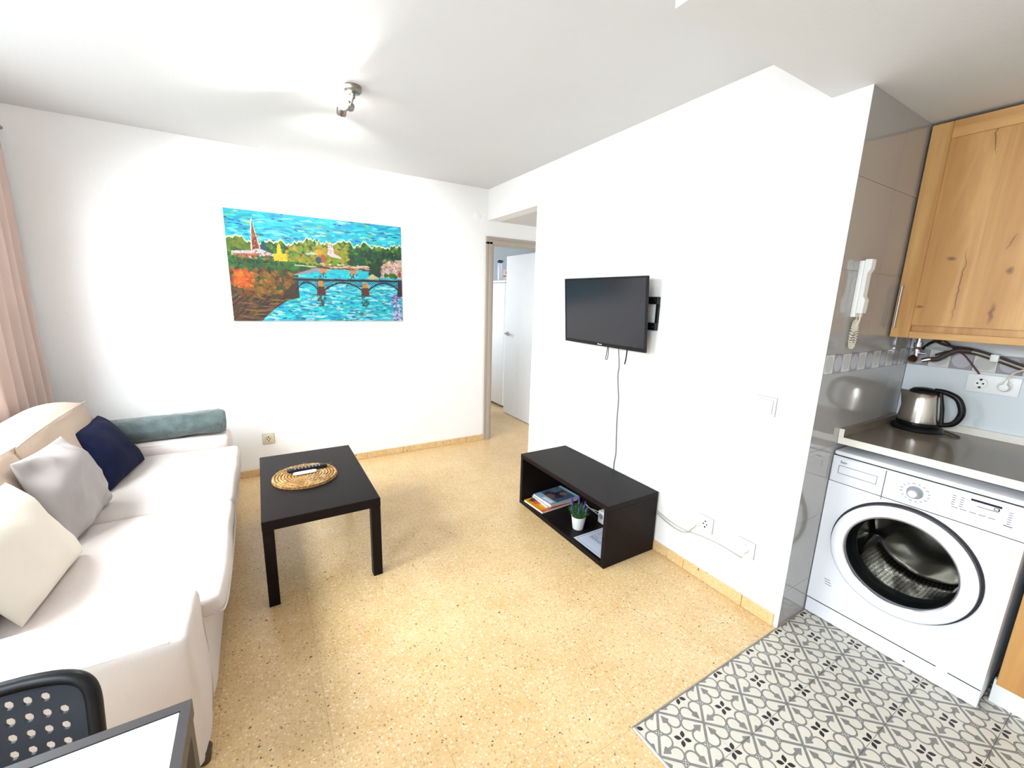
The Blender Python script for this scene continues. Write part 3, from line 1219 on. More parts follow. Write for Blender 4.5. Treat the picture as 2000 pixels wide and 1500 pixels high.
# ================================================================== COFFEE TABLE
ct = thing('coffee_table', 'low black brown rectangular coffee table in front of the sofa', 'table', (-1.787, -1.296, 0))
TX0, TX1, TY0, TY1, TH = -2.058, -1.5175, -1.748, -0.844, 0.449
build('top', BX(TX0, TX1, TY0, TY1, TH - 0.05, TH, bev=0.0025, seg=1), 'laminate_black', ct, smooth=False)
for xx in (TX0, TX1 - 0.05):
    for yy in (TY0, TY1 - 0.05):
        build('leg', BX(xx + 0.001, xx + 0.049, yy + 0.001, yy + 0.049, 0, TH - 0.05, bev=0.002, seg=1), 'laminate_black', ct, smooth=False)
pm = thing('placemat', 'round coiled seagrass placemat on the coffee table', 'placemat', (-1.832, -1.288, TH + 0.0005))
R_PM = 0.178
bm = bmesh.new()
lathe(bm, [(0, 0.0), (R_PM - 0.006, 0.0), (R_PM - 0.006, 0.004), (0, 0.004)], (-1.832, -1.288, TH + 0.0005), (0, 0, 1), 48)
build('backing', bm, 'seagrass', pm)
turns = 10
for k in range(turns):
    r_ = 0.008 + (R_PM - 0.016) * (k + 0.5) / turns
    bm = bmesh.new()
    n_ = max(12, int(r_ * 2 * math.pi / 0.011))
    path, rad = [], []
    for i in range(n_ * 2):
        an = math.pi * i / n_
        path.append((-1.832 + r_ * math.cos(an), -1.288 + r_ * math.sin(an), TH + 0.0098))
        rad.append(0.0088 + (0.0026 if i % 2 else -0.0020) + random.uniform(-0.0008, 0.0008))
    sweep(bm, path, [min(q, 0.0085) if False else q * 0.8 for q in rad], 6, closed=True)
    build('coil', bm, 'seagrass', pm, sharp=80)
bm = bmesh.new()
for k in range(70):
    an = random.uniform(0, 2 * math.pi)
    r_ = R_PM * random.uniform(0.35, 1.0)
    p = Vector((-1.832 + r_ * math.cos(an), -1.288 + r_ * math.sin(an), TH + 0.010))
    d = Vector((math.cos(an + random.uniform(-1.4, 1.4)), math.sin(an + random.uniform(-1.4, 1.4)), random.uniform(0.2, 0.8))) * random.uniform(0.008, 0.018)
    sweep(bm, [p, p + d], 0.0006, 4)
fr = build('loose_fibres', bm, 'seagrass', pm)
fr['kind'] = 'stuff'


def remote(name, label, c, ang, L, W, T, mat, bmat, z0, rows, button_rows):
    r = thing(name, label, 'remote', (c[0], c[1], z0), ang)
    bm = bmesh.new()
    rbox(bm, -L / 2, L / 2, -W / 2, W / 2, 0, T, r=min(W, T) * 0.48, n=6)
    # round the ends in plan
    for v in bm.verts:
        e = abs(v.co.x) - (L / 2 - W / 2)
        if e > 0:
            k_ = math.sqrt(max(0.0, 1 - (e / (W / 2)) ** 2))
            v.co.y *= (0.25 + 0.75 * k_)
    b = build('body', bm, mat, r, local=True)
    for i in range(button_rows):
        for j in range(rows):
            t = bmesh.new()
            x_ = -L * 0.30 + i * (L * 0.6 / max(1, button_rows - 1))
            y_ = (j - (rows - 1) / 2) * W * 0.30
            lathe(t, [(0.0035, 0), (0.0035, 0.0016), (0.0026, 0.0022), (0, 0.0022)], (x_, y_, T - 0.0004), (0, 0, 1), 8)
            build('button', t, bmat, r, local=True)
    return r


remote('remote_control', 'slim black remote control lying on the round placemat', (-1.815, -1.232), 0.02, 0.215, 0.042, 0.018, 'plastic_black', 'plastic_grey', TH + 0.0195, 3, 8)
remote('remote_control', 'small white remote control lying on the round placemat', (-1.832, -1.283), 0.05, 0.125, 0.036, 0.010, 'plastic_white', 'plastic_grey', TH + 0.0195, 1, 1)

# ================================================================== TV BENCH AND ITS CONTENTS
UX, UY0, UY1, UH, UT = -0.424, -1.395, -2.300, 0.384, 0.030
tvu = thing('tv_bench', 'black brown open shelf bench against the white wall', 'tv bench', (-0.215, -1.85, 0))
build('top_panel', BX(UX, -0.015, UY1, UY0, UH - UT, UH, bev=0.002, seg=1), 'laminate_black', tvu, smooth=False)
build('bottom_panel', BX(UX + 0.001, -0.015, UY1 + UT, UY0 - UT, 0.0, UT, bev=0.002, seg=1), 'laminate_black', tvu, smooth=False)
for a, b in ((UY0 - UT, UY0), (UY1, UY1 + UT)):
    build('side_panel', BX(UX + 0.0005, -0.015, a + 0.0004, b - 0.0004, 0, UH - UT, bev=0.002, seg=1), 'laminate_black', tvu, smooth=False)


build('back_panel', BX(-0.022, -0.0155, UY1 + UT + 0.0005, UY0 - UT - 0.0005, UT + 0.0005, UH - UT - 0.0005), 'laminate_black', tvu, smooth=False)


def magazine(name, label, c, ang, L, W, T, z0, img):
    r = thing(name, label, 'magazine', (c[0], c[1], z0), ang, 'magazines in the bench')
    build('pages', BX(-W / 2 + 0.002, W / 2 - 0.001, -L / 2 + 0.001, L / 2 - 0.001, 0.0008, T - 0.0008), 'page_edge', r, local=True, smooth=False)
    build('back_cover', BX(-W / 2, W / 2, -L / 2, L / 2, 0, 0.0008), 'paper', r, local=True, smooth=False)
    build('front_cover', BX(-W / 2, W / 2, -L / 2, L / 2, T - 0.0008, T), 'paper', r, local=True, smooth=False)
    M_ = WM[r.name]
    o_ = M_ @ Vector((-W / 2, -L / 2, T + 0.0003))
    printed_sheet('cover_print', img, o_, (M_.to_3x3() @ Vector((0, L, 0))), (M_.to_3x3() @ Vector((W, 0, 0))), 'glossy_print', r)
    return r


def cover(h, w, base, blobs):
    im = np.zeros((h, w, 3)) + np.array(base)
    im += rng.normal(0, 10, (h, w, 1))
    yy, xx = np.mgrid[0:h, 0:w]
    for (u, v, a, b, col) in blobs:
        m = ((xx / w - u) / a) ** 2 + ((yy / h - v) / b) ** 2 < 1 + 0.5 * rng.random((h, w))
        im[m] = np.array(col) + rng.normal(0, 14, (int(m.sum()), 3))
    return np.clip(im, 0, 255)


def rect(im, u0, u1, v0, v1, col, jit=6):
    h, w, _ = im.shape
    a = im[int(v0 * h):max(int(v0 * h) + 1, int(v1 * h)), int(u0 * w):max(int(u0 * w) + 1, int(u1 * w))]
    a[:] = np.array(col) + rng.normal(0, jit, a.shape)


im = cover(40, 54, (232, 150, 26), [(0.3, 0.5, 0.22, 0.3, (226, 190, 40)), (0.72, 0.7, 0.2, 0.22, (150, 110, 40)), (0.8, 0.3, 0.14, 0.2, (60, 60, 56)), (0.6, 0.2, 0.1, 0.1, (210, 70, 30))])
rect(im, 0.0, 0.14, 0.0, 1.0, (214, 92, 36)); rect(im, 0.45, 0.55, 0.45, 0.6, (236, 216, 200))
BZ = UT + 0.0005
magazine('magazine', 'orange and yellow magazine at the bottom of the pile', (-0.273, -1.548), 0.06, 0.215, 0.275, 0.012, BZ, im)
im = cover(40, 54, (150, 60, 70), [(0.5, 0.5, 0.3, 0.3, (206, 90, 84))])
rect(im, 0.0, 1.0, 0.0, 0.2, (220, 210, 214))
magazine('magazine', 'red and white magazine second from the bottom of the pile', (-0.205, -1.538), -0.03, 0.20, 0.27, 0.008, BZ + 0.0135, im)
im = cover(40, 54, (152, 126, 206), [(0.4, 0.5, 0.2, 0.3, (120, 100, 190))])
rect(im, 0.1, 0.9, 0.1, 0.25, (228, 220, 240))
magazine('magazine', 'lilac magazine just under the top one of the pile', (-0.190, -1.545), 0.03, 0.20, 0.27, 0.009, BZ + 0.023, im)
im = cover(40, 54, (72, 92, 112), [(0.55, 0.5, 0.3, 0.3, (44, 48, 58)), (0.5, 0.3, 0.16, 0.12, (120, 86, 74)), (0.8, 0.7, 0.16, 0.2, (88, 104, 120)), (0.4, 0.7, 0.12, 0.1, (136, 100, 84))])
rect(im, 0.02, 0.98, 0.0, 0.24, (150, 172, 186)); rect(im, 0.1, 0.6, 0.05, 0.18, (226, 232, 236)); rect(im, 0.0, 1.0, 0.9, 1.0, (140, 190, 204))
magazine('magazine', 'dark blue magazine on top of the pile in the bench', (-0.198, -1.542), 0.07, 0.20, 0.27, 0.010, BZ + 0.0335, im)

# potted lavender
PC = Vector((-0.300, -1.925, BZ))
pl = thing('potted_lavender', 'small artificial lavender in a white pot inside the bench', 'plant', PC)
bm = bmesh.new()
lathe(bm, [(0, 0), (0.034, 0), (0.036, 0.003), (0.047, 0.085), (0.0485, 0.088), (0.045, 0.088), (0.043, 0.080), (0.036, 0.074), (0, 0.074)], PC, (0, 0, 1), 32)
build('pot', bm, 'pot_white', pl)
bm = bmesh.new()
lathe(bm, [(0.041, 0.0742), (0.02, 0.080), (0, 0.082)], PC, (0, 0, 1), 20)
build('soil', bm, 'soil', pl)
bm = bmesh.new()
for k in range(260):
    an = random.uniform(0, 2 * math.pi)
    r0 = 0.034 * math.sqrt(random.random())
    sp_ = random.uniform(0.2, 1.0)
    L = random.uniform(0.045, 0.092)
    p0 = PC + Vector((r0 * math.cos(an), r0 * math.sin(an), 0.078))
    a2 = an + random.uniform(-0.7, 0.7)
    p1 = p0 + Vector((math.cos(a2) * sp_ * 0.022, math.sin(a2) * sp_ * 0.022, L * 0.6))
    p2 = p0 + Vector((math.cos(a2) * sp_ * 0.048, math.sin(a2) * sp_ * 0.048, L * random.uniform(0.75, 1.0)))
    sweep(bm, [p0, p1, p2], [0.0012, 0.0022, 0.0004], 4)
f = build('foliage', bm, 'leaf_green', pl)
f['kind'] = 'stuff'
for (dx, dy, hh) in ((-0.02, 0.045, 0.20), (-0.004, 0.055, 0.185), (0.02, 0.03, 0.205), (-0.03, -0.03, 0.165), (0.01, -0.05, 0.17), (0.03, -0.01, 0.18), (-0.035, 0.02, 0.15)):
    bm = bmesh.new()
    q0, q1 = PC + Vector((dx * 0.3, dy * 0.3, 0.08)), PC + Vector((dx, dy, hh * 0.74))
    q2 = PC + Vector((dx * 1.25, dy * 1.25, hh))
    sweep(bm, [q0, q1], 0.0012, 5)
    s_ = build('stalk', bm, 'leaf_green', pl)
    bm = bmesh.new()
    for i in range(26):
        t = i / 25
        c_ = q1.lerp(q2, t) + Vector((random.uniform(-1, 1), random.uniform(-1, 1), 0)) * 0.0035
        rr = 0.0052 * (1 - 0.55 * t)
        lathe(bm, [(0, -rr), (rr, 0), (0, rr * 1.5)], c_, (random.uniform(-.5, .5), random.uniform(-.5, .5), 1), 5)
    build('flower_spike', bm, 'lavender_flower', s_)

# printed sheet of house rules
sh = thing('printed_notice', 'white printed sheet lying flat at the near end of the bench', 'paper', (-0.27, -2.13, BZ))
im = np.zeros((150, 106, 3)) + np.array((200, 206, 220))
for a in (0.05, 0.945):
    rect(im, a, a + 0.012, 0.04, 0.96, (70, 72, 90))
for a in (0.04, 0.955):
    rect(im, 0.05, 0.95, a, a + 0.01, (70, 72, 90))
vv = 0.12
while vv < 0.70:
    for u in np.arange(0.14, 0.14 + rng.uniform(0.5, 0.72), 0.028):
        if rng.random() > 0.2:
            rect(im, u, u + 0.024, vv, vv + 0.012, (40, 42, 56))
    vv += 0.032 if rng.random() > 0.2 else 0.06
shb = BX(-0.398, -0.10, -2.262, -2.002, BZ, BZ + 0.0012)
build('sheet', shb, 'paper', sh, smooth=False)
printed_sheet('sheet_print', im, (-0.10, -2.003, BZ + 0.0015), (0, -0.258, 0), (-0.297, 0, 0), 'glossy_print', sh)

# white adapter with its leads behind the plant
ad = thing('power_adapter', 'white plug adapter with leads at the back of the bench', 'adapter', (-0.075, -1.91, BZ))
bm = bmesh.new()
box(bm, -0.130, -0.055, -1.985, -1.925, BZ, BZ + 0.085, bev=0.006)
b = build('body', bm, 'plastic_white', ad)
bm = bmesh.new()
lathe(bm, [(0.019, 0), (0.019, 0.001), (0.016, 0.0012), (0.016, 0.0006), (0, 0.0006)], (-0.1305, -1.955, BZ + 0.052), (-1, 0, 0), 20)
build('socket_face', bm, 'plastic_grey', b)
for dz, dy in ((0.03, 0.0), (0.012, -0.01)):
    bm = bmesh.new()
    sweep(bm, spline([(-0.090, -1.926, BZ + dz * 1.6), (-0.085, -1.90, BZ + dz * 1.4), (-0.075, -1.84, BZ + dz * 0.8 + 0.004), (-0.06, -1.76 + dy, BZ + 0.006), (-0.045, -1.70 + dy, BZ + 0.006)], 6), 0.0035, 6)
    build('lead', bm, 'cable_white', ad)

# ================================================================== TELEVISION
tv = thing('television', 'flat black television mounted on the white wall', 'television', (-0.09, -1.775, 1.20))
TV0, TV1 = -1.405, -2.155     # far edge, near edge
ZT0, ZT1 = 1.205, 1.641


def tvx(z):
    return -0.075 - 0.035 * (z - ZT0) / (ZT1 - ZT0)


def tvbox(name, y0, y1, z0, z1, d0, d1, mat, parent, bev=0.002):
    bm = BX(0, 1, y0, y1, z0, z1)
    for v in bm.verts:
        v.co.x = tvx(v.co.z) + (d0 if v.co.x < 0.5 else d1)
    if bev:
        bmesh.ops.bevel(bm, geom=bm.edges[:], offset=bev, segments=1, affect='EDGES')
    return build(name, bm, mat, parent, smooth=False)


tvbox('housing', TV1, TV0, ZT0, ZT1, 0.0, 0.012, 'plastic_black', tv)
tvbox('rear_hump', TV1 + 0.16, TV0 - 0.16, ZT0 + 0.03, ZT1 - 0.15, 0.012, 0.050, 'plastic_black', tv)
bz = 0.011
scr = tvbox('screen', TV1 + bz, TV0 - bz, ZT0 + 0.022, ZT1 - bz, -0.0012, 0.004, 'tv_screen', tv, bev=0)
for (a, b, c, d) in ((TV1, TV1 + bz, ZT0, ZT1), (TV0 - bz, TV0, ZT0, ZT1), (TV1 + bz, TV0 - bz, ZT0, ZT0 + 0.022), (TV1 + bz, TV0 - bz, ZT1 - bz, ZT1)):
    tvbox('bezel', a, b, c, d, -0.004, 0.0, 'plastic_black', tv, bev=0.001)
for k in range(4):
    y_ = -1.752 - k * 0.0105
    tvbox('logo', y_ - 0.0075, y_, ZT0 + 0.008, ZT0 + (0.016 if k == 0 else 0.013), -0.0052, -0.004, 'plastic_white', tv, bev=0)
bm = bmesh.new()
box(bm, -0.03, -0.002, -2.165, -1.72, 1.485, 1.527, bev=0.002, seg=1)
box(bm, -0.03, -0.002, -2.165, -1.72, 1.335, 1.378, bev=0.002, seg=1)
box(bm, -0.018, -0.002, -2.165, -2.150, 1.378, 1.485)
box(bm, -0.018, -0.002, -1.735, -1.72, 1.378, 1.485)
box(bm, -0.05, -0.003, -1.96, -1.86, 1.36, 1.50, bev=0.002, seg=1)
br = build('wall_bracket', bm, 'plastic_black', tv, smooth=False)
for z_ in (1.508, 1.358):
    bm = bmesh.new()
    lathe(bm, [(0, 0), (0.006, 0), (0.006, 0.003), (0, 0.0035)], (-0.030, -2.148, z_), (-1, 0, 0), 10)
    build('bolt', bm, 'nickel', br)
bm = bmesh.new()
sweep(bm, spline([(-0.055, -1.822, 1.215), (-0.055, -1.818, 1.18), (-0.055, -1.812, 1.135), (-0.055, -1.808, 1.122), (-0.055, -1.822, 1.12), (-0.055, -1.828, 1.14), (-0.055, -1.830, 1.18), (-0.055, -1.828, 1.215)], 5), 0.0026, 6)
build('strap_loop', bm, 'plastic_black', tv)
bm = bmesh.new()
sweep(bm, spline([(-0.055, -1.992, 1.215), (-0.055, -1.990, 1.17), (-0.055, -1.985, 1.13), (-0.055, -1.980, 1.112)], 4), 0.0045, 6)
build('hanging_plug', bm, 'plastic_black', tv)
bm = bmesh.new()
sweep(bm, spline([(-0.045, -1.905, 1.22), (-0.02, -1.890, 1.16), (-0.008, -1.888, 1.08), (-0.006, -1.882, 1.02), (-0.006, -1.893, 0.94), (-0.006, -1.905, 0.86), (-0.006, -1.905, 0.74),
                  (-0.006, -1.912, 0.62), (-0.006, -1.92, 0.50), (-0.007, -1.912, 0.42), (-0.007, -1.915, 0.36)], 8), 0.0036, 6)
tag(build('television_cable', bm, 'cable_grey'), 'thin grey cable hanging from the television down behind the bench', 'cable')


# ================================================================== SOCKETS, SWITCH, LEADS
def schuko(name, label, loc, nrm, mat='plastic_white', size=0.082, cat='socket', well=True):
    """wall socket: nrm is 'y' (on the back wall) or 'x' (on a wall facing -x)"""
    s = thing(name, label, cat, loc)
    L = Vector(loc)
    h = size / 2
    n_ = Vector((0, -1, 0)) if nrm == 'y' else Vector((-1, 0, 0))
    bm = bmesh.new()
    if nrm == 'y':
        box(bm, L.x - h, L.x + h, L.y - 0.009, L.y, L.z - h, L.z + h, bev=0.003)
    else:
        box(bm, L.x - 0.009, L.x, L.y - h, L.y + h, L.z - h, L.z + h, bev=0.003)
    pl_ = build('plate', bm, mat, s)
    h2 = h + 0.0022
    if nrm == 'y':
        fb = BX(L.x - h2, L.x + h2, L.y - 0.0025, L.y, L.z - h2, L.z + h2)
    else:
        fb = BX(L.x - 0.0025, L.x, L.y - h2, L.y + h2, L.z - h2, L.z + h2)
    build('shade_outline', fb, 'outline_shade', s, smooth=False)  # slightly larger grey plate, paints the shade around the cover
    if well:
        bm = bmesh.new()
        lathe(bm, [(0.0245, 0.0), (0.0245, 0.003), (0.022, 0.003), (0.0205, -0.001), (0, -0.001)], L + n_ * 0.0105, n_, 28)
        build('socket_well', bm, 'plastic_white' if mat == 'plastic_white' else 'plastic_cream', pl_)
        side = n_.cross(Vector((0, 0, 1)))
        bm = bmesh.new()
        for sg in (-1, 1):
            lathe(bm, [(0.0042, 0), (0.0042, 0.0006), (0, 0.0006)], L + n_ * 0.0097 + side * sg * 0.0095, n_, 10)
        for sg in (-1, 1):
            lathe(bm, [(0.005, 0), (0.005, 0.0006), (0, 0.0006)], L + n_ * 0.0097 + Vector((0, 0, sg * 0.0165)), n_, 10)
        build('contact_holes', bm, 'plastic_black', pl_)
    return s


schuko('wall_socket', 'cream wall socket between the sofa and the coffee table', (-2.000, 0.0, 0.307), 'y', 'plastic_cream')
schuko('wall_socket', 'white wall socket nearest the bench with open contact holes', (0.0, -2.613, 0.330), 'x')
schuko('wall_socket', 'white wall socket nearest the kitchen with a plug in it', (0.0, -2.838, 0.313), 'x')
sw = thing('light_switch', 'square white light switch on the wall beside the kitchen', 'switch', (0.0, -2.83, 1.04))
build('plate', BX(-0.008, 0.0, -2.872, -2.788, 0.998, 1.082, bev=0.002), 'plastic_white', sw)
bm = BX(-0.013, -0.0078, -2.860, -2.800, 1.010, 1.070, bev=0.0015)
build('rocker', bm, 'plastic_white', sw)
build('shade_outline', BX(-0.0025, 0.0, -2.8742, -2.7858, 0.9958, 1.0842), 'outline_shade', sw, smooth=False)
build('rocker_shade_outline', BX(-0.0086, -0.0078, -2.8622, -2.7978, 1.0078, 1.0722), 'outline_shade', sw, smooth=False)  # grey plate painting the shade line around the rocker
bm = bmesh.new()
box(bm, -0.004, 0.0, -1.055, -1.02, 0.985, 1.095, bev=0.0015, seg=1)
tag(build('blank_cover', bm, 'plastic_white'), 'narrow white cover plate on the wall near the hall opening', 'cover plate')
bm = bmesh.new()
lathe(bm, [(0, 0), (0.038, 0), (0.038, 0.004), (0.033, 0.007), (0, 0.008)], (-0.119, 0.0, 2.258), (0, -1, 0), 28)
tag(build('junction_cover', bm, 'wall_paint'), 'round white junction cover high on the back wall corner', 'cover plate')


def plug(name_, base, n_, mat, parent, r0=0.019, drop=Vector((0, 0, -1))):
    bm = bmesh.new()
    b0 = Vector(base)
    n_ = Vector(n_)
    lathe(bm, [(0, 0), (r0, 0), (r0, 0.012), (r0 * 0.8, 0.026), (0, 0.03)], b0, n_, 20)
    sweep(bm, [b0 + n_ * 0.018, b0 + n_ * 0.02 + drop * 0.02, b0 + n_ * 0.02 + drop * 0.036], [0.010, 0.008, 0.006], 10)
    return build(name_, bm, mat, parent)


ec = thing('extension_lead', 'white lead running along the wall to the socket nearest the kitchen', 'cable', (-0.015, -2.55, 0.27))
bm = bmesh.new()
sweep(bm, spline([(-0.012, -2.285, 0.262), (-0.006, -2.34, 0.245), (-0.006, -2.42, 0.232), (-0.006, -2.50, 0.232), (-0.006, -2.60, 0.250), (-0.006, -2.70, 0.258), (-0.008, -2.78, 0.256), (-0.018, -2.825, 0.258), (-0.030, -2.838, 0.28)], 6), 0.0034, 6)
build('lead', bm, 'cable_white', ec)
plug('plug', (-0.0105, -2.838, 0.313), (-1, 0, 0), 'plastic_white', ec)
ec2 = thing('short_lead', 'white lead ending in the socket nearest the bench', 'cable', (-0.012, -2.45, 0.25))
bm = bmesh.new()
sweep(bm, spline([(-0.014, -2.290, 0.248), (-0.013, -2.36, 0.226), (-0.013, -2.45, 0.213), (-0.013, -2.51, 0.228), (-0.014, -2.55, 0.275), (-0.016, -2.575, 0.312)], 6), 0.0034, 6)
build('lead', bm, 'cable_white', ec2)
bm = bmesh.new()
cyl(bm, (-0.014, -2.572, 0.305), (-0.014, -2.598, 0.330), 0.007, 0.010, 12)
build('plug', bm, 'plastic_white', ec2)

# ================================================================== PAINTING
PW, PH = 400, 250
yy, xx = np.mgrid[0:PH, 0:PW]
U, V = (xx + 0.5) / PW, (yy + 0.5) / PH
img = np.zeros((PH, PW, 3))


def fill(mask, col, jit=10):
    k = int(mask.sum())
    if k:
        img[mask] = np.array(col) + rng.normal(0, jit, (k, 1)) + rng.normal(0, jit * 0.4, (k, 3))


def below(pts):
    p = np.array(pts)
    return V > np.interp(U, p[:, 0], p[:, 1])


def strokes(n, ur, vr, cols, L=(0.01, 0.05), T=(0.003, 0.008), tilt=0.15, mask=None, al=0.85):
    for _ in range(n):
        u0, v0 = rng.uniform(*ur), rng.uniform(*vr)
        if mask is not None and not mask[min(PH - 1, int(v0 * PH)), min(PW - 1, int(u0 * PW))]:
            continue
        l, t, k = rng.uniform(*L), rng.uniform(*T), (rng.normal(0, tilt) if tilt > 0 else rng.normal(tilt, 0.15))
        a0, a1 = max(0, int((u0 - l) * PW) - 1), min(PW, int((u0 + l) * PW) + 2)
        b0, b1 = max(0, int((v0 - l * 1.6 - t) * PH) - 1), min(PH, int((v0 + l * 1.6 + t) * PH) + 2)
        du, dv = U[b0:b1, a0:a1] - u0, (V[b0:b1, a0:a1] - v0) * 0.63
        s = du * math.cos(k) + dv * math.sin(k)
        w = -du * math.sin(k) + dv * math.cos(k)
        m = (np.abs(s) < l) & (np.abs(w) < t * (1 - (s / l) ** 2) + 0.0007)
        if mask is not None:
            m &= mask[b0:b1, a0:a1]
        c = np.array(cols[rng.integers(len(cols))]) + rng.normal(0, 8, 3)
        blk = img[b0:b1, a0:a1]
        blk[m] = blk[m] * (1 - al) + c * al


def poly(pts, col, jit=8):
    p = np.array(pts)
    inside = np.zeros((PH, PW), bool)
    n_ = len(p)
    for i in range(n_):
        (x1_, y1_), (x2_, y2_) = p[i], p[(i + 1) % n_]
        c = ((y1_ > V) != (y2_ > V)) & (U < (x2_ - x1_) * (V - y1_) / (y2_ - y1_ + 1e-9) + x1_)
        inside ^= c
    fill(inside, col, jit)
    return inside


def ell(u, v, a, b, col, jit=12, rag=0.3):
    m = ((U - u) / a) ** 2 + ((V - v) / b) ** 2 < 1 + rag * (rng.random((PH, PW)) - 0.5)
    fill(m, col, jit)
    return m


CY_, WH, NV, YL = (6, 178, 200), (206, 236, 236), (8, 66, 122), (190, 190, 70)
fill(V > -1, CY_, 7)
strokes(420, (0, 1), (0, 0.34), [(0, 160, 190), (20, 190, 206), (70, 205, 214), (0, 150, 186)], (0.015, 0.06), (0.003, 0.008), 0.12)
strokes(110, (0, 1), (0, 0.3), [WH, (150, 226, 230)], (0.008, 0.04), (0.002, 0.006), 0.12, al=0.7)
strokes(46, (0, 1), (0, 0.28), [NV, (10, 90, 150)], (0.008, 0.026), (0.002, 0.004), 0.1)
strokes(34, (0, 1), (0, 0.3), [YL, (170, 190, 110)], (0.006, 0.022), (0.003, 0.007), 0.2, al=0.6)
TL = [(0, 0.27), (0.03, 0.24), (0.08, 0.245), (0.11, 0.29), (0.15, 0.31), (0.19, 0.27), (0.23, 0.265), (0.27, 0.255), (0.31, 0.285), (0.36, 0.25), (0.40, 0.235),
      (0.42, 0.195), (0.45, 0.235), (0.49, 0.245), (0.53, 0.235), (0.58, 0.235), (0.62, 0.20), (0.66, 0.215), (0.69, 0.25), (0.73, 0.235), (0.755, 0.195), (0.79, 0.235),
      (0.83, 0.23), (0.85, 0.215), (0.88, 0.255), (0.92, 0.235), (0.96, 0.195), (1.0, 0.21)]
jit_u = np.linspace(0, 1, 90)
base_v = np.interp(jit_u, [q[0] for q in TL], [q[1] for q in TL])
TL = list(zip(jit_u, base_v + rng.normal(0, 0.011, 90)))
rim = below([(u, v - 0.016) for u, v in TL])
fill(rim & ~below(TL), (216, 226, 190), 8)
land = below(TL)
fill(land, (30, 88, 30), 14)
strokes(900, (0, 1), (0.2, 0.5), [(20, 70, 26), (60, 118, 30), (96, 136, 30), (16, 54, 30), (130, 140, 40), (40, 100, 40)], (0.006, 0.018), (0.005, 0.012), 0.9, land, 0.8)
strokes(260, (0.3, 0.66), (0.22, 0.44), [(150, 140, 40), (110, 140, 34), (180, 150, 50)], (0.006, 0.018), (0.005, 0.011), 0.9, land, 0.8)
strokes(260, (0.66, 1.0), (0.28, 0.5), [(8, 48, 40), (10, 60, 46), (20, 76, 40)], (0.008, 0.02), (0.006, 0.012), 0.9, land, 0.8)
strokes(200, (0.0, 0.15), (0.25, 0.34), [(110, 120, 24), (80, 110, 24)], (0.006, 0.014), (0.004, 0.01), 0.9, land, 0.8)
# tower with a spire, pale palace, yellow tower, pale church
poly([(0.117, 0.35), (0.122, 0.20), (0.126, 0.09), (0.131, 0.065), (0.137, 0.08), (0.145, 0.17), (0.160, 0.28), (0.168, 0.35)], (222, 222, 206), 6)
poly([(0.123, 0.37), (0.126, 0.23), (0.147, 0.215), (0.166, 0.37)], (126, 54, 44), 20)
poly([(0.127, 0.23), (0.129, 0.15), (0.140, 0.15), (0.148, 0.23)], (140, 80, 62), 20)
poly([(0.130, 0.15), (0.132, 0.09), (0.136, 0.09), (0.140, 0.15)], (120, 110, 100), 16)
strokes(40, (0.125, 0.163), (0.2, 0.36), [(176, 100, 80), (84, 36, 34), (196, 130, 100)], (0.002, 0.006), (0.002, 0.004), 1.2, al=0.8)
ell(0.183, 0.31, 0.014, 0.05, (24, 70, 84), 10)
poly([(0.02, 0.365), (0.12, 0.35), (0.15, 0.33), (0.17, 0.335), (0.23, 0.375), (0.235, 0.42), (0.13, 0.425), (0.02, 0.40)], (206, 200, 200), 16)
poly([(0.025, 0.385), (0.16, 0.375), (0.16, 0.405), (0.03, 0.405)], (190, 106, 70), 12)
ell(0.205, 0.405, 0.025, 0.02, (140, 80, 40))
strokes(60, (0.02, 0.24), (0.40, 0.45), [(24, 80, 34), (60, 100, 30), (150, 90, 50)], (0.006, 0.014), (0.004, 0.008), 0.8)
strokes(24, (0.03, 0.23), (0.355, 0.42), [(150, 120, 110), (90, 90, 110), (196, 120, 90)], (0.003, 0.008), (0.002, 0.004), 1.0)
poly([(0.228, 0.37), (0.30, 0.36), (0.305, 0.465), (0.235, 0.465)], (226, 186, 24), 10)
poly([(0.246, 0.38), (0.254, 0.285), (0.268, 0.27), (0.276, 0.38)], (226, 192, 40), 10)
strokes(26, (0.235, 0.3), (0.39, 0.46), [(190, 140, 14), (240, 214, 90)], (0.003, 0.008), (0.002, 0.004), 1.2)
ell(0.48, 0.325, 0.024, 0.028, (206, 150, 24)); ell(0.505, 0.385, 0.02, 0.035, (160, 84, 44)); ell(0.475, 0.40, 0.018, 0.03, (24, 66, 84))
poly([(0.53, 0.34), (0.535, 0.25), (0.548, 0.215), (0.562, 0.25), (0.57, 0.325), (0.61, 0.36), (0.61, 0.375), (0.55, 0.36)], (220, 206, 204), 10)
strokes(14, (0.53, 0.57), (0.24, 0.33), [(150, 110, 110)], (0.002, 0.005), (0.002, 0.003), 1.4)
strokes(5, (0.41, 0.46), (0.335, 0.35), [(200, 204, 196)], (0.01, 0.02), (0.003, 0.005), 0.1)
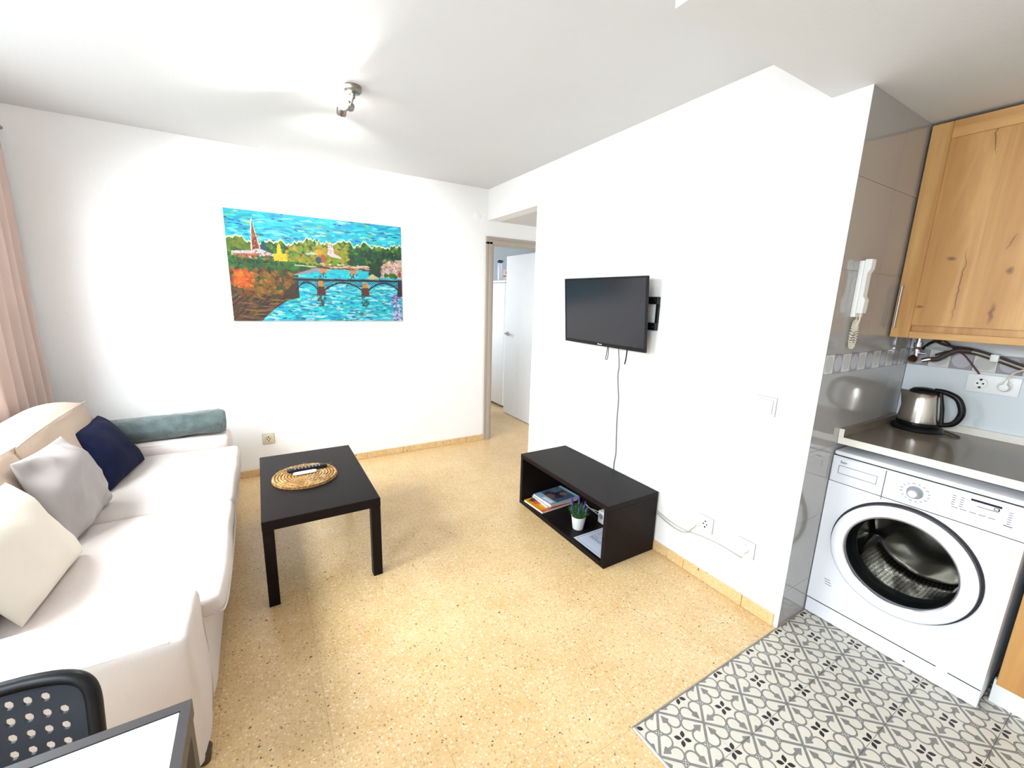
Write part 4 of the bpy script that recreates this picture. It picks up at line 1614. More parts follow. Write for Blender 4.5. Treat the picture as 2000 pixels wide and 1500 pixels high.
# river
shore = [(0, 1.2), (0.13, 1.03), (0.16, 0.97), (0.22, 0.88), (0.28, 0.81), (0.35, 0.775), (0.355, 0.66), (0.33, 0.60), (0.335, 0.545), (0.40, 0.515), (0.47, 0.475), (0.60, 0.455), (0.79, 0.445), (0.80, 0.52), (0.87, 0.53), (1.0, 0.54)]
riv = below(shore)
riv &= ~((U < 0.355) & (V < 0.775) & ~((U > 0.325) & (V < 0.62) & (V > 0.5)))
fill(riv, CY_, 8)
strokes(620, (0.12, 1), (0.46, 1), [(30, 196, 204), (0, 160, 186), (96, 216, 216), (0, 148, 180)], (0.01, 0.04), (0.003, 0.007), 0.14, riv)
strokes(300, (0.15, 1), (0.62, 1), [WH, (170, 230, 232)], (0.008, 0.034), (0.002, 0.006), 0.14, riv, 0.75)
strokes(150, (0.2, 1), (0.55, 1), [(0, 104, 140), (6, 86, 120), (70, 130, 110)], (0.006, 0.022), (0.002, 0.004), 0.14, riv)
strokes(26, (0.4, 0.9), (0.6, 0.95), [(170, 110, 60), (190, 160, 110)], (0.003, 0.01), (0.002, 0.004), 0.3, riv)
strokes(150, (0.93, 1), (0.72, 1), [(140, 130, 190), (206, 204, 230), (74, 70, 130), (230, 230, 240)], (0.005, 0.016), (0.002, 0.006), 0.6, riv)
# left bank
bank = ~below(shore) & (U < 0.40) & (V > 0.43)
fill(bank & (V > 0.44), (24, 66, 30), 14)
strokes(260, (0, 0.36), (0.42, 0.56), [(14, 80, 34), (30, 110, 40), (10, 48, 30), (60, 90, 30)], (0.006, 0.02), (0.005, 0.012), 0.7, bank)
strokes(330, (0, 0.36), (0.52, 0.86), [(110, 74, 26), (140, 96, 34), (74, 52, 22), (160, 110, 40), (60, 62, 24), (126, 60, 22)], (0.008, 0.022), (0.006, 0.014), 1.0, bank)
ell(0.065, 0.61, 0.05, 0.085, (190, 92, 22), 14, 0.6)
strokes(60, (0.02, 0.12), (0.54, 0.69), [(210, 110, 30), (160, 70, 16), (190, 130, 40)], (0.005, 0.014), (0.004, 0.008), 0.8)
strokes(40, (0.12, 0.24), (0.56, 0.74), [(150, 110, 40), (120, 90, 30)], (0.006, 0.012), (0.01, 0.018), 1.4, bank)
poly([(0.25, 0.78), (0.31, 0.66), (0.345, 0.62), (0.355, 0.77), (0.29, 0.80)], (62, 46, 34), 10)
poly([(0.0, 0.84), (0.1, 0.80), (0.24, 0.74), (0.30, 0.79), (0.18, 0.92), (0.10, 1.0), (0.0, 1.0)], (76, 50, 32), 12)
strokes(150, (0.0, 0.27), (0.78, 1.0), [(120, 84, 40), (48, 32, 36), (94, 66, 34), (60, 60, 40)], (0.02, 0.05), (0.002, 0.006), -0.75, bank)
strokes(60, (0.05, 0.3), (0.78, 1.0), [(130, 100, 46), (44, 30, 40)], (0.02, 0.045), (0.002, 0.005), 0.15, bank)
# paths and the farther stone bridge
poly([(0.33, 0.55), (0.47, 0.468), (0.48, 0.50), (0.42, 0.53), (0.335, 0.56)], (150, 148, 152), 8)
poly([(0.34, 0.455), (0.46, 0.462), (0.46, 0.472), (0.34, 0.467)], (190, 190, 160), 8)
poly([(0.475, 0.462), (0.79, 0.435), (0.79, 0.47), (0.475, 0.50)], (206, 176, 148), 12)
strokes(40, (0.48, 0.79), (0.432, 0.46), [(230, 214, 196), (150, 110, 90), (226, 200, 180)], (0.006, 0.02), (0.002, 0.004), 0.08)
for uc, w in ((0.50, 0.026), (0.68, 0.024)):
    poly([(uc - w, 0.46), (uc + w, 0.455), (uc + w * 0.8, 0.52), (uc - w * 0.8, 0.525)], (186, 138, 100), 12)
    strokes(10, (uc - w, uc + w), (0.52, 0.57), [(90, 70, 60)], (0.002, 0.006), (0.003, 0.008), 0.2)
for u0, u1 in ((0.528, 0.652), (0.708, 0.785)):
    um = (u0 + u1) / 2
    m = (((U - um) / ((u1 - u0) / 2)) ** 2 + ((V - 0.515) / 0.042) ** 2 < 1) & (V < 0.515)
    fill(m, (40, 186, 196), 8)
strokes(40, (0.47, 0.79), (0.455, 0.48), [(70, 48, 44)], (0.01, 0.03), (0.001, 0.002), 0.06)
# right bank: trees, houses
for _ in range(14):
    ell(rng.uniform(0.795, 0.855), rng.uniform(0.40, 0.53), 0.022, 0.03, (12, 46 + rng.uniform(0, 20), 34), 8, 0.6)
poly([(0.855, 0.54), (0.87, 0.41), (0.90, 0.375), (0.945, 0.385), (0.955, 0.35), (1.0, 0.345), (1.0, 0.54)], (206, 186, 172), 12)
strokes(130, (0.86, 1), (0.36, 0.53), [(236, 226, 220), (170, 130, 120), (226, 190, 130), (150, 120, 130), (200, 160, 150)], (0.003, 0.012), (0.003, 0.007), 0.9)
strokes(36, (0.885, 0.97), (0.50, 0.535), [(60, 104, 34), (30, 80, 30)], (0.006, 0.014), (0.004, 0.008), 0.3)
ell(0.985, 0.50, 0.012, 0.03, (150, 60, 74), 8)
poly([(0.76, 0.565), (0.80, 0.505), (0.84, 0.545), (0.85, 0.57)], (196, 190, 150), 12)
# nearer iron bridge
deck = [(0.325, 0.598), (0.5, 0.592), (0.75, 0.580), (1.0, 0.572)]
dk = np.interp(U, [p_[0] for p_ in deck], [p_[1] for p_ in deck])
on = (U > 0.325)
for u0, u1, cr in ((0.335, 0.465, 0.0), (0.495, 0.735, 0.0), (0.768, 0.985, 0.0)):
    um, hw = (u0 + u1) / 2, (u1 - u0) / 2
    s = np.clip(np.abs(U - um) / hw, 0, 1)
    arch = dk + 0.024 + 0.085 * s ** 2
    ins = (np.abs(U - um) < hw)
    m = ins & (V < arch) & (V > dk)
    fill(m & (((xx + yy) % 5) < 2), (34, 48, 74), 8)
    fill(ins & (np.abs(V - arch) < 0.009), (30, 30, 46), 6)
fill(on & (np.abs(V - dk) < 0.011), (24, 26, 44), 6)
fill(on & (np.abs(V - dk + 0.017) < 0.003), (96, 130, 140), 10)
for uc in (0.481, 0.752):
    poly([(uc - 0.013, 0.60), (uc + 0.013, 0.60), (uc + 0.016, 0.66), (uc - 0.016, 0.66)], (180, 138, 60), 12)
    poly([(uc - 0.02, 0.655), (uc + 0.02, 0.655), (uc + 0.028, 0.745), (uc - 0.028, 0.745)], (84, 42, 34), 10)
    poly([(uc - 0.075, 0.735), (uc + 0.06, 0.735), (uc + 0.02, 0.75), (uc - 0.03, 0.75)], (40, 74, 84), 8)
    strokes(26, (uc - 0.022, uc + 0.022), (0.75, 0.85), [(30, 80, 70), (70, 60, 50), (10, 110, 110)], (0.003, 0.01), (0.003, 0.008), 0.4)
poly([(0.972, 0.57), (1.0, 0.57), (1.0, 0.735), (0.965, 0.735)], (54, 34, 50), 10)
grey_ = img.mean(2, keepdims=True)
img[:] = np.clip((grey_ + (img - grey_) * 1.22) * 0.82 - 5, 2, 225)
PX0, PX1, PZ0, PZ1, PY = -2.155, -0.868, 1.267, 2.076, -0.022
pt = thing('painting', 'unframed canvas painting of a turquoise river with bridges', 'painting', ((PX0 + PX1) / 2, -0.011, PZ0))
build('canvas', BX(PX0, PX1, PY, 0.0, PZ0, PZ1, bev=0.002, seg=1), 'canvas_edge', pt, smooth=False)
printed_sheet('picture', img, (PX0 + 0.001, PY - 0.0008, PZ1 - 0.001), (PX1 - PX0 - 0.002, 0, 0), (0, 0, -(PZ1 - PZ0 - 0.002)), 'painted_canvas', pt)

# ================================================================== CEILING LAMP
lp = thing('ceiling_lamp', 'small nickel ceiling lamp with lit spot heads', 'lamp', (-1.497, -1.38, H - 0.12))
bm = bmesh.new()
lathe(bm, [(0, 0), (0.042, 0), (0.042, 0.020), (0.034, 0.030), (0.012, 0.032), (0.009, 0.055), (0, 0.055)], (-1.497, -1.385, H), (0, 0, -1), 28)
build('base', bm, 'nickel', lp)
bm = bmesh.new()
sweep(bm, spline([(-1.497, -1.385, H - 0.05), (-1.505, -1.36, H - 0.075), (-1.515, -1.32, H - 0.085), (-1.52, -1.29, H - 0.09)], 5), 0.005, 8)
build('arm', bm, 'nickel', lp)
for c, dr, pw in (((-1.540, -1.285, H - 0.105), (0.05, 0.86, -0.50), 20.0), ((-1.530, -1.335, H - 0.070), (-0.82, -0.45, 0.02), 15.0)):
    c = Vector(c)
    dr = Vector(dr).normalized()
    bm = bmesh.new()
    lathe(bm, [(0, 0), (0.020, 0), (0.024, 0.012), (0.024, 0.040), (0.020, 0.040), (0.016, 0.010), (0, 0.010)], c - dr * 0.045, dr, 20)
    hd = build('spot_head', bm, 'nickel', lp)
    bm = bmesh.new()
    lathe(bm, [(0, 0.0), (0.012, 0.004), (0.018, 0.018), (0.013, 0.032), (0, 0.036)], c - dr * 0.025, dr, 16)
    build('bulb', bm, 'bulb_glow', hd)
    ld = bpy.data.lights.new('bulb_light', 'SPOT')
    ld.energy = pw
    ld.color = (1.0, 0.97, 0.93)
    ld.shadow_soft_size = 0.012
    ld.spot_size = math.radians(150 if pw < 16 else 108)
    ld.spot_blend = 0.35 if pw < 16 else 0.6
    lo = bpy.data.objects.new('bulb_light', ld)
    COL.objects.link(lo)
    lo.location = c + dr * 0.030
    lo.rotation_mode = 'QUATERNION'
    lo.rotation_quaternion = dr.to_track_quat('-Z', 'Y')

# ================================================================== KITCHEN
CZ0, CZ1, CXF = 0.880, 0.912, 0.268
wt = thing('worktop', 'taupe stone worktop with pale front edge above the washing machine', 'worktop', (0.60, -4.1, CZ0))
build('slab', BX(CXF + 0.0035, XK - 0.007, YR + 0.01, YE - 0.007, CZ0, CZ1 + 0.0004), 'quartz', wt, smooth=False)
build('front_edge', BX(CXF, CXF + 0.003, YR + 0.01, YE - 0.007, CZ0, CZ1, bev=0.001, seg=1), 'quartz_edge', wt, smooth=False)
up = build('side_upstand', BX(CXF + 0.003, XK - 0.007, YE - 0.026, YE - 0.007, CZ1 + 0.0006, 0.950, bev=0.001, seg=1), 'quartz', wt, smooth=False)
build('cut_end', BX(CXF, CXF + 0.0028, YE - 0.026, YE - 0.007, CZ1 + 0.0006, 0.950), 'quartz_edge', up, smooth=False)
build('rear_upstand', BX(XK - 0.026, XK - 0.007, YR + 0.01, YE - 0.027, CZ1 + 0.0006, 0.948, bev=0.001, seg=1), 'quartz_edge', wt, smooth=False)

# washing machine
WX, WY0, WY1, WT = 0.250, -3.632, -3.031, 0.862
wm = thing('washing_machine', 'white front loading washing machine under the worktop', 'washing machine', (0.52, -3.33, 0))
DY, DZ, DR = -3.328, 0.452, 0.237
# front panel with a round opening, sides, back
bm = bmesh.new()
box(bm, WX + 0.03, 0.80, WY0, WY0 + 0.004, 0.02, 0.825)
box(bm, WX + 0.03, 0.80, WY1 - 0.004, WY1, 0.02, 0.825)
box(bm, 0.796, 0.80, WY0, WY1, 0.02, 0.825)
box(bm, WX + 0.03, 0.80, WY0, WY1, 0.02, 0.03)
build('cabinet', bm, 'washer_white', wm, smooth=False)
bm = bmesh.new()
nseg = 64
zb, zt = 0.085, 0.702
ring_o, ring_i = [], []
for k in range(nseg):
    an = 2 * math.pi * k / nseg
    c_, s_ = math.cos(an), math.sin(an)
    ring_i.append((DY + c_ * 0.19, DZ + s_ * 0.19))
    # square outline
    ty = (WY1 - DY) / c_ if c_ > 1e-6 else ((WY0 - DY) / c_ if c_ < -1e-6 else 1e9)
    tz = (zt - DZ) / s_ if s_ > 1e-6 else ((zb - DZ) / s_ if s_ < -1e-6 else 1e9)
    t = min(abs(ty), abs(tz))
    ring_o.append((DY + c_ * t, DZ + s_ * t))
for (yc, zc) in ((WY0, zb), (WY0, zt), (WY1, zb), (WY1, zt)):
    kk = min(range(nseg), key=lambda q: (ring_o[q][0] - yc) ** 2 + (ring_o[q][1] - zc) ** 2)
    ring_o[kk] = (yc, zc)
Fo = [bm.verts.new((WX, a, b)) for a, b in ring_o]
Fi = [bm.verts.new((WX, a, b)) for a, b in ring_i]
Bo = [bm.verts.new((WX + 0.03, a, b)) for a, b in ring_o]
Bi = [bm.verts.new((WX + 0.03, a, b)) for a, b in ring_i]
for k in range(nseg):
    k2 = (k + 1) % nseg
    bm.faces.new((Fo[k], Fo[k2], Fi[k2], Fi[k]))
    bm.faces.new((Bo[k], Bo[k2], Bi[k2], Bi[k]))
    bm.faces.new((Fo[k], Fo[k2], Bo[k2], Bo[k]))
    bm.faces.new((Fi[k], Fi[k2], Bi[k2], Bi[k]))
build('front_panel', bm, 'washer_white', wm, smooth=False)
# kick plate with filter flap
kp = build('kick_plate', BX(WX, WX + 0.03, WY0, WY1, 0.006, 0.082, bev=0.003, seg=1), 'washer_white', wm, smooth=False)
build('filter_clip', BX(WX - 0.003, WX + 0.001, -3.540, -3.505, 0.076, 0.088, bev=0.001, seg=1), 'plastic_white', kp, smooth=False)
build('small_mark', BX(WX - 0.0006, WX, -3.418, -3.410, 0.026, 0.031), 'plastic_black', kp, smooth=False)
build('lid', BX(WX + 0.004, 0.80, WY0, WY1, 0.8285, 0.850, bev=0.008), 'washer_white', wm, smooth=True)
for nm, a in (('lid_seam', (WY0 + 0.002, WY1 - 0.002, 0.8262, 0.8284)), ('kick_seam', (WY0 + 0.002, WY1 - 0.002, 0.0815, 0.0858)), ('fascia_seam', (WY0 + 0.002, WY1 - 0.002, 0.7022, 0.7034)), ('drawer_seam', (-3.2285, -3.2265, 0.690, 0.822))):
    build(nm, BX(WX - 0.0004 if nm != 'lid_seam' else WX + 0.006, WX + 0.02, *a), 'rubber' if nm in ('fascia_seam', 'drawer_seam') else 'gap_black', wm, smooth=False)
# fascia: detergent drawer and control panel
fa = build('fascia', BX(WX, WX + 0.03, WY0, WY1, 0.7035, 0.826, bev=0.0025, seg=1), 'washer_white', wm, smooth=False)
dr_ = build('detergent_drawer', BX(WX - 0.006, WX, -3.226, -3.036, 0.706, 0.822, bev=0.003, seg=2), 'washer_white', wm)
bm = bmesh.new()
for a in ((-3.204, -3.061, 0.7855, 0.788), (-3.204, -3.061, 0.749, 0.7515), (-3.0635, -3.061, 0.7515, 0.7855), (-3.204, -3.2015, 0.7515, 0.7855)):
    box(bm, WX - 0.0085, WX - 0.006, *a)
build('drawer_grip', bm, 'plastic_grey', dr_, smooth=False)
bm = bmesh.new()
prism(bm, [(-3.235, 0.742), (-3.245, 0.742), (-3.245, 0.715), (-3.40, 0.715), (-3.40, 0.738), (-3.615, 0.738), (-3.620, 0.745), (-3.620, 0.819), (-3.235, 0.819)], 'x', WX - 0.004, WX)
cpn = build('control_panel', bm, 'washer_white', wm, smooth=False)
dial = bmesh.new()
lathe(dial, [(0, 0.030), (0.016, 0.030), (0.0185, 0.028), (0.023, 0.006), (0.026, 0.003), (0.026, 0)], (WX - 0.004, DY, 0.766), (-1, 0, 0), 32)
dl = build('programme_dial', dial, 'plastic_grey', wm)
bm = bmesh.new()
lathe(bm, [(0, 0.0315), (0.013, 0.0315), (0.014, 0.0298), (0, 0.0298)], (WX - 0.004, DY, 0.766), (-1, 0, 0), 24)
build('dial_cap', bm, 'plastic_white', dl)
bm = bmesh.new()
for k in range(16):
    an = 2 * math.pi * (k + 0.5) / 16
    c_ = (DY + math.cos(an) * 0.043, 0.766 + math.sin(an) * 0.037)
    w_ = 0.0035 if k % 3 else 0.005
    box(bm, WX - 0.0046, WX - 0.004, c_[0] - w_, c_[0] + w_, c_[1] - 0.0011, c_[1] + 0.0011)
build('dial_marks', bm, 'ink', cpn, smooth=False)['kind'] = 'stuff'
bm = bmesh.new()
for ci, yy_ in enumerate((-3.438, -3.460)):
    for k in range(5):
        z_ = 0.801 - k * 0.009
        box(bm, WX - 0.0046, WX - 0.004, yy_ - 0.0055, yy_ + 0.0045, z_, z_ + 0.0022)
for k in range(6):
    z_ = 0.796 - k * 0.0085
    box(bm, WX - 0.0046, WX - 0.004, -3.588, -3.578, z_, z_ + 0.002)
for k in range(5):
    y_ = -3.436 - k * 0.0245
    box(bm, WX - 0.0046, WX - 0.004, y_ - 0.018, y_, 0.7555, 0.7575)
box(bm, WX - 0.0046, WX - 0.004, -3.594, -3.572, 0.7445, 0.7475)
build('panel_lettering', bm, 'ink', cpn, smooth=False)['kind'] = 'stuff'
for k in range(5):
    y_ = -3.436 - k * 0.0245
    build('button', BX(WX - 0.006, WX - 0.004, y_ - 0.018, y_, 0.747, 0.754, bev=0.0008, seg=1), 'plastic_white', cpn, smooth=False)
dsp = build('display', BX(WX - 0.0047, WX - 0.004, -3.560, -3.480, 0.783, 0.811), 'plastic_white', cpn, smooth=False)
build('display_window', BX(WX - 0.0053, WX - 0.0047, -3.560, -3.482, 0.802, 0.810), 'display_black', dsp, smooth=False)
bm = bmesh.new()
box(bm, WX - 0.0053, WX - 0.0047, -3.556, -3.50, 0.785, 0.787)
for a in ((-3.556, -3.541, 0.789, 0.7915), (-3.556, -3.541, 0.7975, 0.800), (-3.556, -3.553, 0.7915, 0.7975), (-3.545, -3.541, 0.793, 0.7955)):
    box(bm, WX - 0.0053, WX - 0.0047, *a)
build('display_digits', bm, 'display_black', dsp, smooth=False)['kind'] = 'stuff'
text_mesh('brand_lettering', 'Saiv', 0.017, 'ink', dr_, (WX - 0.0068, -3.064, 0.799), (0, -1, 0), (0, 0, 1))
bm = bmesh.new()
for k in range(3):
    box(bm, WX - 0.0006, WX, -3.112 - k * 0.004, -3.088 - k * 0.003, 0.215 - k * 0.012, 0.219 - k * 0.012)
build('energy_mark', bm, 'plastic_grey', wm, smooth=False)['kind'] = 'stuff'
# door
AX = (-1, 0, 0)
door = bmesh.new()
lathe(door, [(DR + 0.010, 0.0), (DR + 0.010, 0.004), (DR - 0.004, 0.004), (DR - 0.004, 0.0)], (WX, DY, DZ), AX, 72, close=True)
build('door_gap', door, 'gap_black', wm)
door = bmesh.new()
lathe(door, [(DR, 0.026), (DR - 0.006, 0.032), (DR - 0.030, 0.036), (0.200, 0.034), (0.189, 0.028), (0.186, 0.018), (0.186, 0.004)], (WX, DY, DZ), AX, 72, close=True)
dor = build('door', door, 'washer_white', wm)
door = bmesh.new()
lathe(door, [(DR + 0.001, 0.0), (DR + 0.001, 0.0258), (DR - 0.02, 0.0258), (DR - 0.02, 0.0)], (WX, DY, DZ), AX, 72, close=True)
build('door_shade_band', door, 'door_side_shade', dor)  # ring coloured with the shade on the door's flank
door = bmesh.new()
lathe(door, [(0.191, 0.0285), (0.188, 0.031), (0.184, 0.0285), (0.184, 0.024), (0.188, 0.022)], (WX, DY, DZ), AX, 72, close=True)
build('chrome_rim', door, 'chrome', dor)
door = bmesh.new()
lathe(door, [(0.1845, 0.022), (0.176, 0.012), (0.158, -0.030), (0.135, -0.075), (0.10, -0.092), (0.05, -0.098), (0, -0.099)], (WX, DY, DZ), AX, 56)
build('door_glass', door, 'washer_glass', dor)
door = bmesh.new()
lathe(door, [(0.1865, 0.020), (0.187, -0.015), (0.180, -0.040), (0.186, -0.060), (0.176, -0.075), (0.180, -0.095), (0.205, -0.100)], (WX, DY, DZ), AX, 56)
build('door_gasket', door, 'rubber', wm)
# drum with perforations
bm = bmesh.new()
uvl = bm.loops.layers.uv.new('UVMap')
a_, b_, d_ = basis(AX)
N1, N2 = 48, 10
V_ = {}
for j in range(N2 + 1):
    for k in range(N1):
        an = 2 * math.pi * k / N1
        r_ = 0.232 + 0.004 * math.sin(k * 2 * math.pi / 4 + j)
        if j == N2: r_ = 0.215
        V_[k, j] = bm.verts.new(Vector((WX + 0.10 + 0.30 * j / N2, DY, DZ)) + (a_ * math.cos(an) + b_ * math.sin(an)) * r_)
for j in range(N2):
    for k in range(N1):
        f_ = bm.faces.new((V_[k, j], V_[(k + 1) % N1, j], V_[(k + 1) % N1, j + 1], V_[k, j + 1]))
        for lp_, (uu, vv_) in zip(f_.loops, ((k, j), (k + 1, j), (k + 1, j + 1), (k, j + 1))):
            lp_[uvl].uv = (uu * 2, vv_ * 2)
cv = bm.verts.new((WX + 0.385, DY, DZ))
for k in range(N1):
    f_ = bm.faces.new((V_[k, N2], V_[(k + 1) % N1, N2], cv))
    for lp_ in f_.loops:
        lp_[uvl].uv = (0, 0)
build('drum', bm, 'drum_steel', wm)
for k in range(3):
    an = 0.5 + k * 2 * math.pi / 3
    bm = bmesh.new()
    R_ = a_ * math.cos(an) + b_ * math.sin(an)
    S_ = d_.cross(R_)
    O_ = Vector((WX + 0.12, DY, DZ))
    prof = [(-0.032, 0.232), (-0.018, 0.195), (0, 0.175), (0.018, 0.195), (0.032, 0.232)]
    A_ = [bm.verts.new(O_ + S_ * s + R_ * r) for s, r in prof]
    B_ = [bm.verts.new(O_ + Vector((0.25, 0, 0)) + S_ * s + R_ * (r + 0.004)) for s, r in prof]
    for i in range(4):
        bm.faces.new((A_[i], A_[i + 1], B_[i + 1], B_[i]))
    bm.faces.new(A_); bm.faces.new(B_[::-1]); bm.faces.new((A_[0], A_[4], B_[4], B_[0]))
    build('drum_paddle', bm, 'chrome', wm)
for yy_ in (WY0 + 0.05, WY1 - 0.05):
    for xx_ in (WX + 0.06, 0.75):
        bm = bmesh.new()
        cyl(bm, (xx_, yy_, 0.0), (xx_, yy_, 0.022), 0.02, seg=12)
        build('foot', bm, 'rubber', wm)

# base cabinet beside the machine
bc = thing('base_cabinet', 'oak base cabinet with white plinth beside the washing machine', 'cabinet', (0.6, -4.0, 0))
build('carcass', BX(0.325, 0.90, -4.35, -3.660, 0.105, 0.872), 'white_lacquer', bc, smooth=False)
dd = build('door', BX(0.303, 0.324, -4.25, -3.655, 0.110, 0.868, bev=0.001, seg=1), 'oak_vertical', bc, smooth=False)
bm = bmesh.new()
sweep(bm, [(0.303, -4.20, 0.80), (0.275, -4.20, 0.80), (0.275, -4.20, 0.62), (0.303, -4.20, 0.62)], 0.005, 8)
build('handle', bm, 'chrome', dd)
build('plinth', BX(0.350, 0.366, -5.1, -3.645, 0.002, 0.103), 'white_lacquer', bc, smooth=False)

# wall cabinet
wc = thing('wall_cabinet', 'oak wall cabinet with shaker door above the worktop', 'cabinet', (0.76, -3.33, 1.37))
CW0, CW1, CB, CT = -3.632, -3.036, 1.367, 2.283
build('carcass', BX(0.622, XK - 0.008, CW0, CW1, CB + 0.004, CT), 'oak_vertical', wc, smooth=False)
dw = build('door', BX(0.604, 0.614, CW0 + 0.06, CW1 - 0.06, CB + 0.06, CT - 0.06), 'oak_vertical', wc, smooth=False)
for a, b in ((CW0, CW0 + 0.068), (CW1 - 0.068, CW1)):
    build('stile', BX(0.596, 0.621, a, b, CB, CT, bev=0.0015, seg=1), 'oak_vertical', dw, smooth=False)
for a, b in ((CB, CB + 0.030), (CT - 0.068, CT)):
    build('rail', BX(0.596, 0.621, CW0 + 0.0685, CW1 - 0.0685, a, b, bev=0.0015, seg=1), 'oak_horizontal', dw, smooth=False)
bm = bmesh.new()
sweep(bm, [(0.597, -3.052, 1.60), (0.572, -3.052, 1.60), (0.572, -3.052, 1.415), (0.597, -3.052, 1.415)], 0.0045, 8)
build('handle', bm, 'chrome', dw)

# intercom
ic = thing('intercom', 'white door intercom handset on the glazed wall', 'intercom', (0.19, YE - 0.006, 1.46))
yf = YE - 0.006
build('body', BX(0.155, 0.232, yf - 0.018, yf, 1.458, 1.688, bev=0.003), 'plastic_white', ic)
bm = bmesh.new()
prism(bm, [(yf - 0.019, 1.475), (yf - 0.040, 1.475), (yf - 0.042, 1.53), (yf - 0.033, 1.545), (yf - 0.033, 1.635), (yf - 0.042, 1.655), (yf - 0.042, 1.692), (yf - 0.019, 1.692)], 'x', 0.156, 0.194)
build('handset', bm, 'plastic_white', ic, smooth=False)
cd = bmesh.new()
pth = []
c0 = Vector((0.185, yf - 0.014, 1.37))
for i in range(160):
    t = i / 159
    a = t * 2 * math.pi
    cpos = Vector((0.187 + 0.020 * math.sin(a) * (1 if t < 0.5 else 1), yf - 0.014, 1.385 + 0.055 * math.cos(a)))
    nrm_ = Vector((math.sin(a), 0, math.cos(a)))
    ph = t * 2 * math.pi * 30
    pth.append(cpos + nrm_ * 0.007 * math.cos(ph) + Vector((0, 1, 0)) * 0.007 * math.sin(ph))
sweep(cd, pth, 0.0022, 5)
cc = build('coiled_cord', cd, 'cord_cream', ic)
bm = bmesh.new()
for pts in ([(0.20, yf - 0.010, 1.458), (0.196, yf - 0.010, 1.435), (0.190, yf - 0.012, 1.415)],
            [(0.172, yf - 0.030, 1.476), (0.174, yf - 0.030, 1.45), (0.180, yf - 0.025, 1.432), (0.180, yf - 0.018, 1.415)]):
    sweep(bm, spline(pts, 5), 0.003, 6)
for k in range(5):
    z_ = 1.402 + k * 0.0045
    sweep(bm, [(0.187 + 0.012 * math.cos(q), yf - 0.014 + 0.011 * math.sin(q), z_) for q in np.linspace(0, 2 * math.pi, 14)[:-1]], 0.0022, 5, closed=True)
build('cord_ends', bm, 'cord_cream', cc)

# kettle
KC = Vector((0.790, -3.155, CZ1 + 0.001))
kt = thing('kettle', 'stainless steel electric kettle with black handle on the worktop', 'kettle', KC)
bm = bmesh.new()
lathe(bm, [(0, 0.0), (0.098, 0.0), (0.100, 0.005), (0.093, 0.020), (0.086, 0.024), (0, 0.024)], KC, (0, 0, 1), 40)
build('power_base', bm, 'plastic_black', kt)
bm = bmesh.new()
lathe(bm, [(0, 0.0245), (0.0805, 0.0245), (0.082, 0.030), (0.081, 0.044), (0, 0.044)], KC, (0, 0, 1), 40)
build('foot_ring', bm, 'plastic_black', kt)
bm = bmesh.new()
lathe(bm, [(0, 0.0442), (0.0795, 0.0442), (0.0795, 0.055), (0.074, 0.110), (0.066, 0.160), (0.060, 0.184), (0.0575, 0.186), (0, 0.186)], KC, (0, 0, 1), 48)
# pull the spout out of the rim towards the wall end
for v in bm.verts:
    dlt = v.co - KC
    if dlt.z > 0.12 and (dlt.x ** 2 + dlt.y ** 2) > 0.002:
        an = math.atan2(dlt.x, dlt.y)       # 0 = +y
        s = math.exp(-(an / 0.38) ** 2) * ((dlt.z - 0.12) / 0.066)
        v.co.y += 0.032 * s
        v.co.z += 0.004 * s
build('body', bm, 'steel', kt, sharp=50)
bm = bmesh.new()
lathe(bm, [(0.057, 0.186), (0.055, 0.194), (0.042, 0.206), (0.015, 0.211), (0, 0.211)], KC, (0, 0, 1), 36)
build('lid', bm, 'plastic_black', kt)
bm = bmesh.new()
hp = spline([KC + Vector((0, -0.035, 0.204)), KC + Vector((0, -0.075, 0.200)), KC + Vector((0, -0.118, 0.178)), KC + Vector((0, -0.140, 0.130)), KC + Vector((0, -0.138, 0.090)), KC + Vector((0, -0.118, 0.055)), KC + Vector((0, -0.078, 0.040))], 6)
sweep(bm, hp, [0.010 + 0.004 * math.sin(math.pi * i / (len(hp) - 1)) for i in range(len(hp))], 12)
sweep(bm, [KC + Vector((0, -0.058, 0.190)), KC + Vector((0, -0.074, 0.12)), KC + Vector((0, -0.084, 0.04))], 0.009, 10)
build('handle', bm, 'plastic_black', kt)
bm = bmesh.new()
lathe(bm, [(0, 0.0), (0.0025, 0.0), (0.0025, 0.002), (0, 0.002)], KC + Vector((-0.0818, -0.005, 0.036)), (-1, 0, 0), 10)
build('switch_light', bm, 'copper_glass', kt)
bm = bmesh.new()
sweep(bm, spline([KC + Vector((-0.02, -0.097, 0.006)), KC + Vector((-0.03, -0.135, 0.004)), KC + Vector((0.0, -0.155, 0.003)), KC + Vector((0.04, -0.12, 0.003)), KC + Vector((0.06, -0.085, 0.005))], 6), 0.0028, 6)
build('cord', bm, 'cable_dark', kt)

# double socket with plug under the wall cabinet
ds = thing('double_socket', 'white double wall socket above the worktop', 'socket', (XK - 0.006, -3.345, 1.163))
xw = XK - 0.0062
pl_ = build('plate', BX(xw - 0.009, xw, -3.432, -3.262, 1.120, 1.206, bev=0.002), 'plastic_white', ds)
for yc in (-3.308, -3.386):
    bm = bmesh.new()
    lathe(bm, [(0.0265, 0.0), (0.0265, 0.003), (0.024, 0.003), (0.022, 0.0005), (0, 0.0005)], (xw - 0.009, yc, 1.163), AX, 28)
    w_ = build('socket_well', bm, 'plastic_white', pl_)
bm = bmesh.new()
for sg in (-1, 1):
    lathe(bm, [(0.004, 0), (0.004, 0.0012), (0, 0.0012)], (xw - 0.0095, -3.308 + sg * 0.0095, 1.163), AX, 10)
    lathe(bm, [(0.0052, 0), (0.0052, 0.0012), (0, 0.0012)], (xw - 0.0095, -3.308, 1.163 + sg * 0.0185), AX, 10)
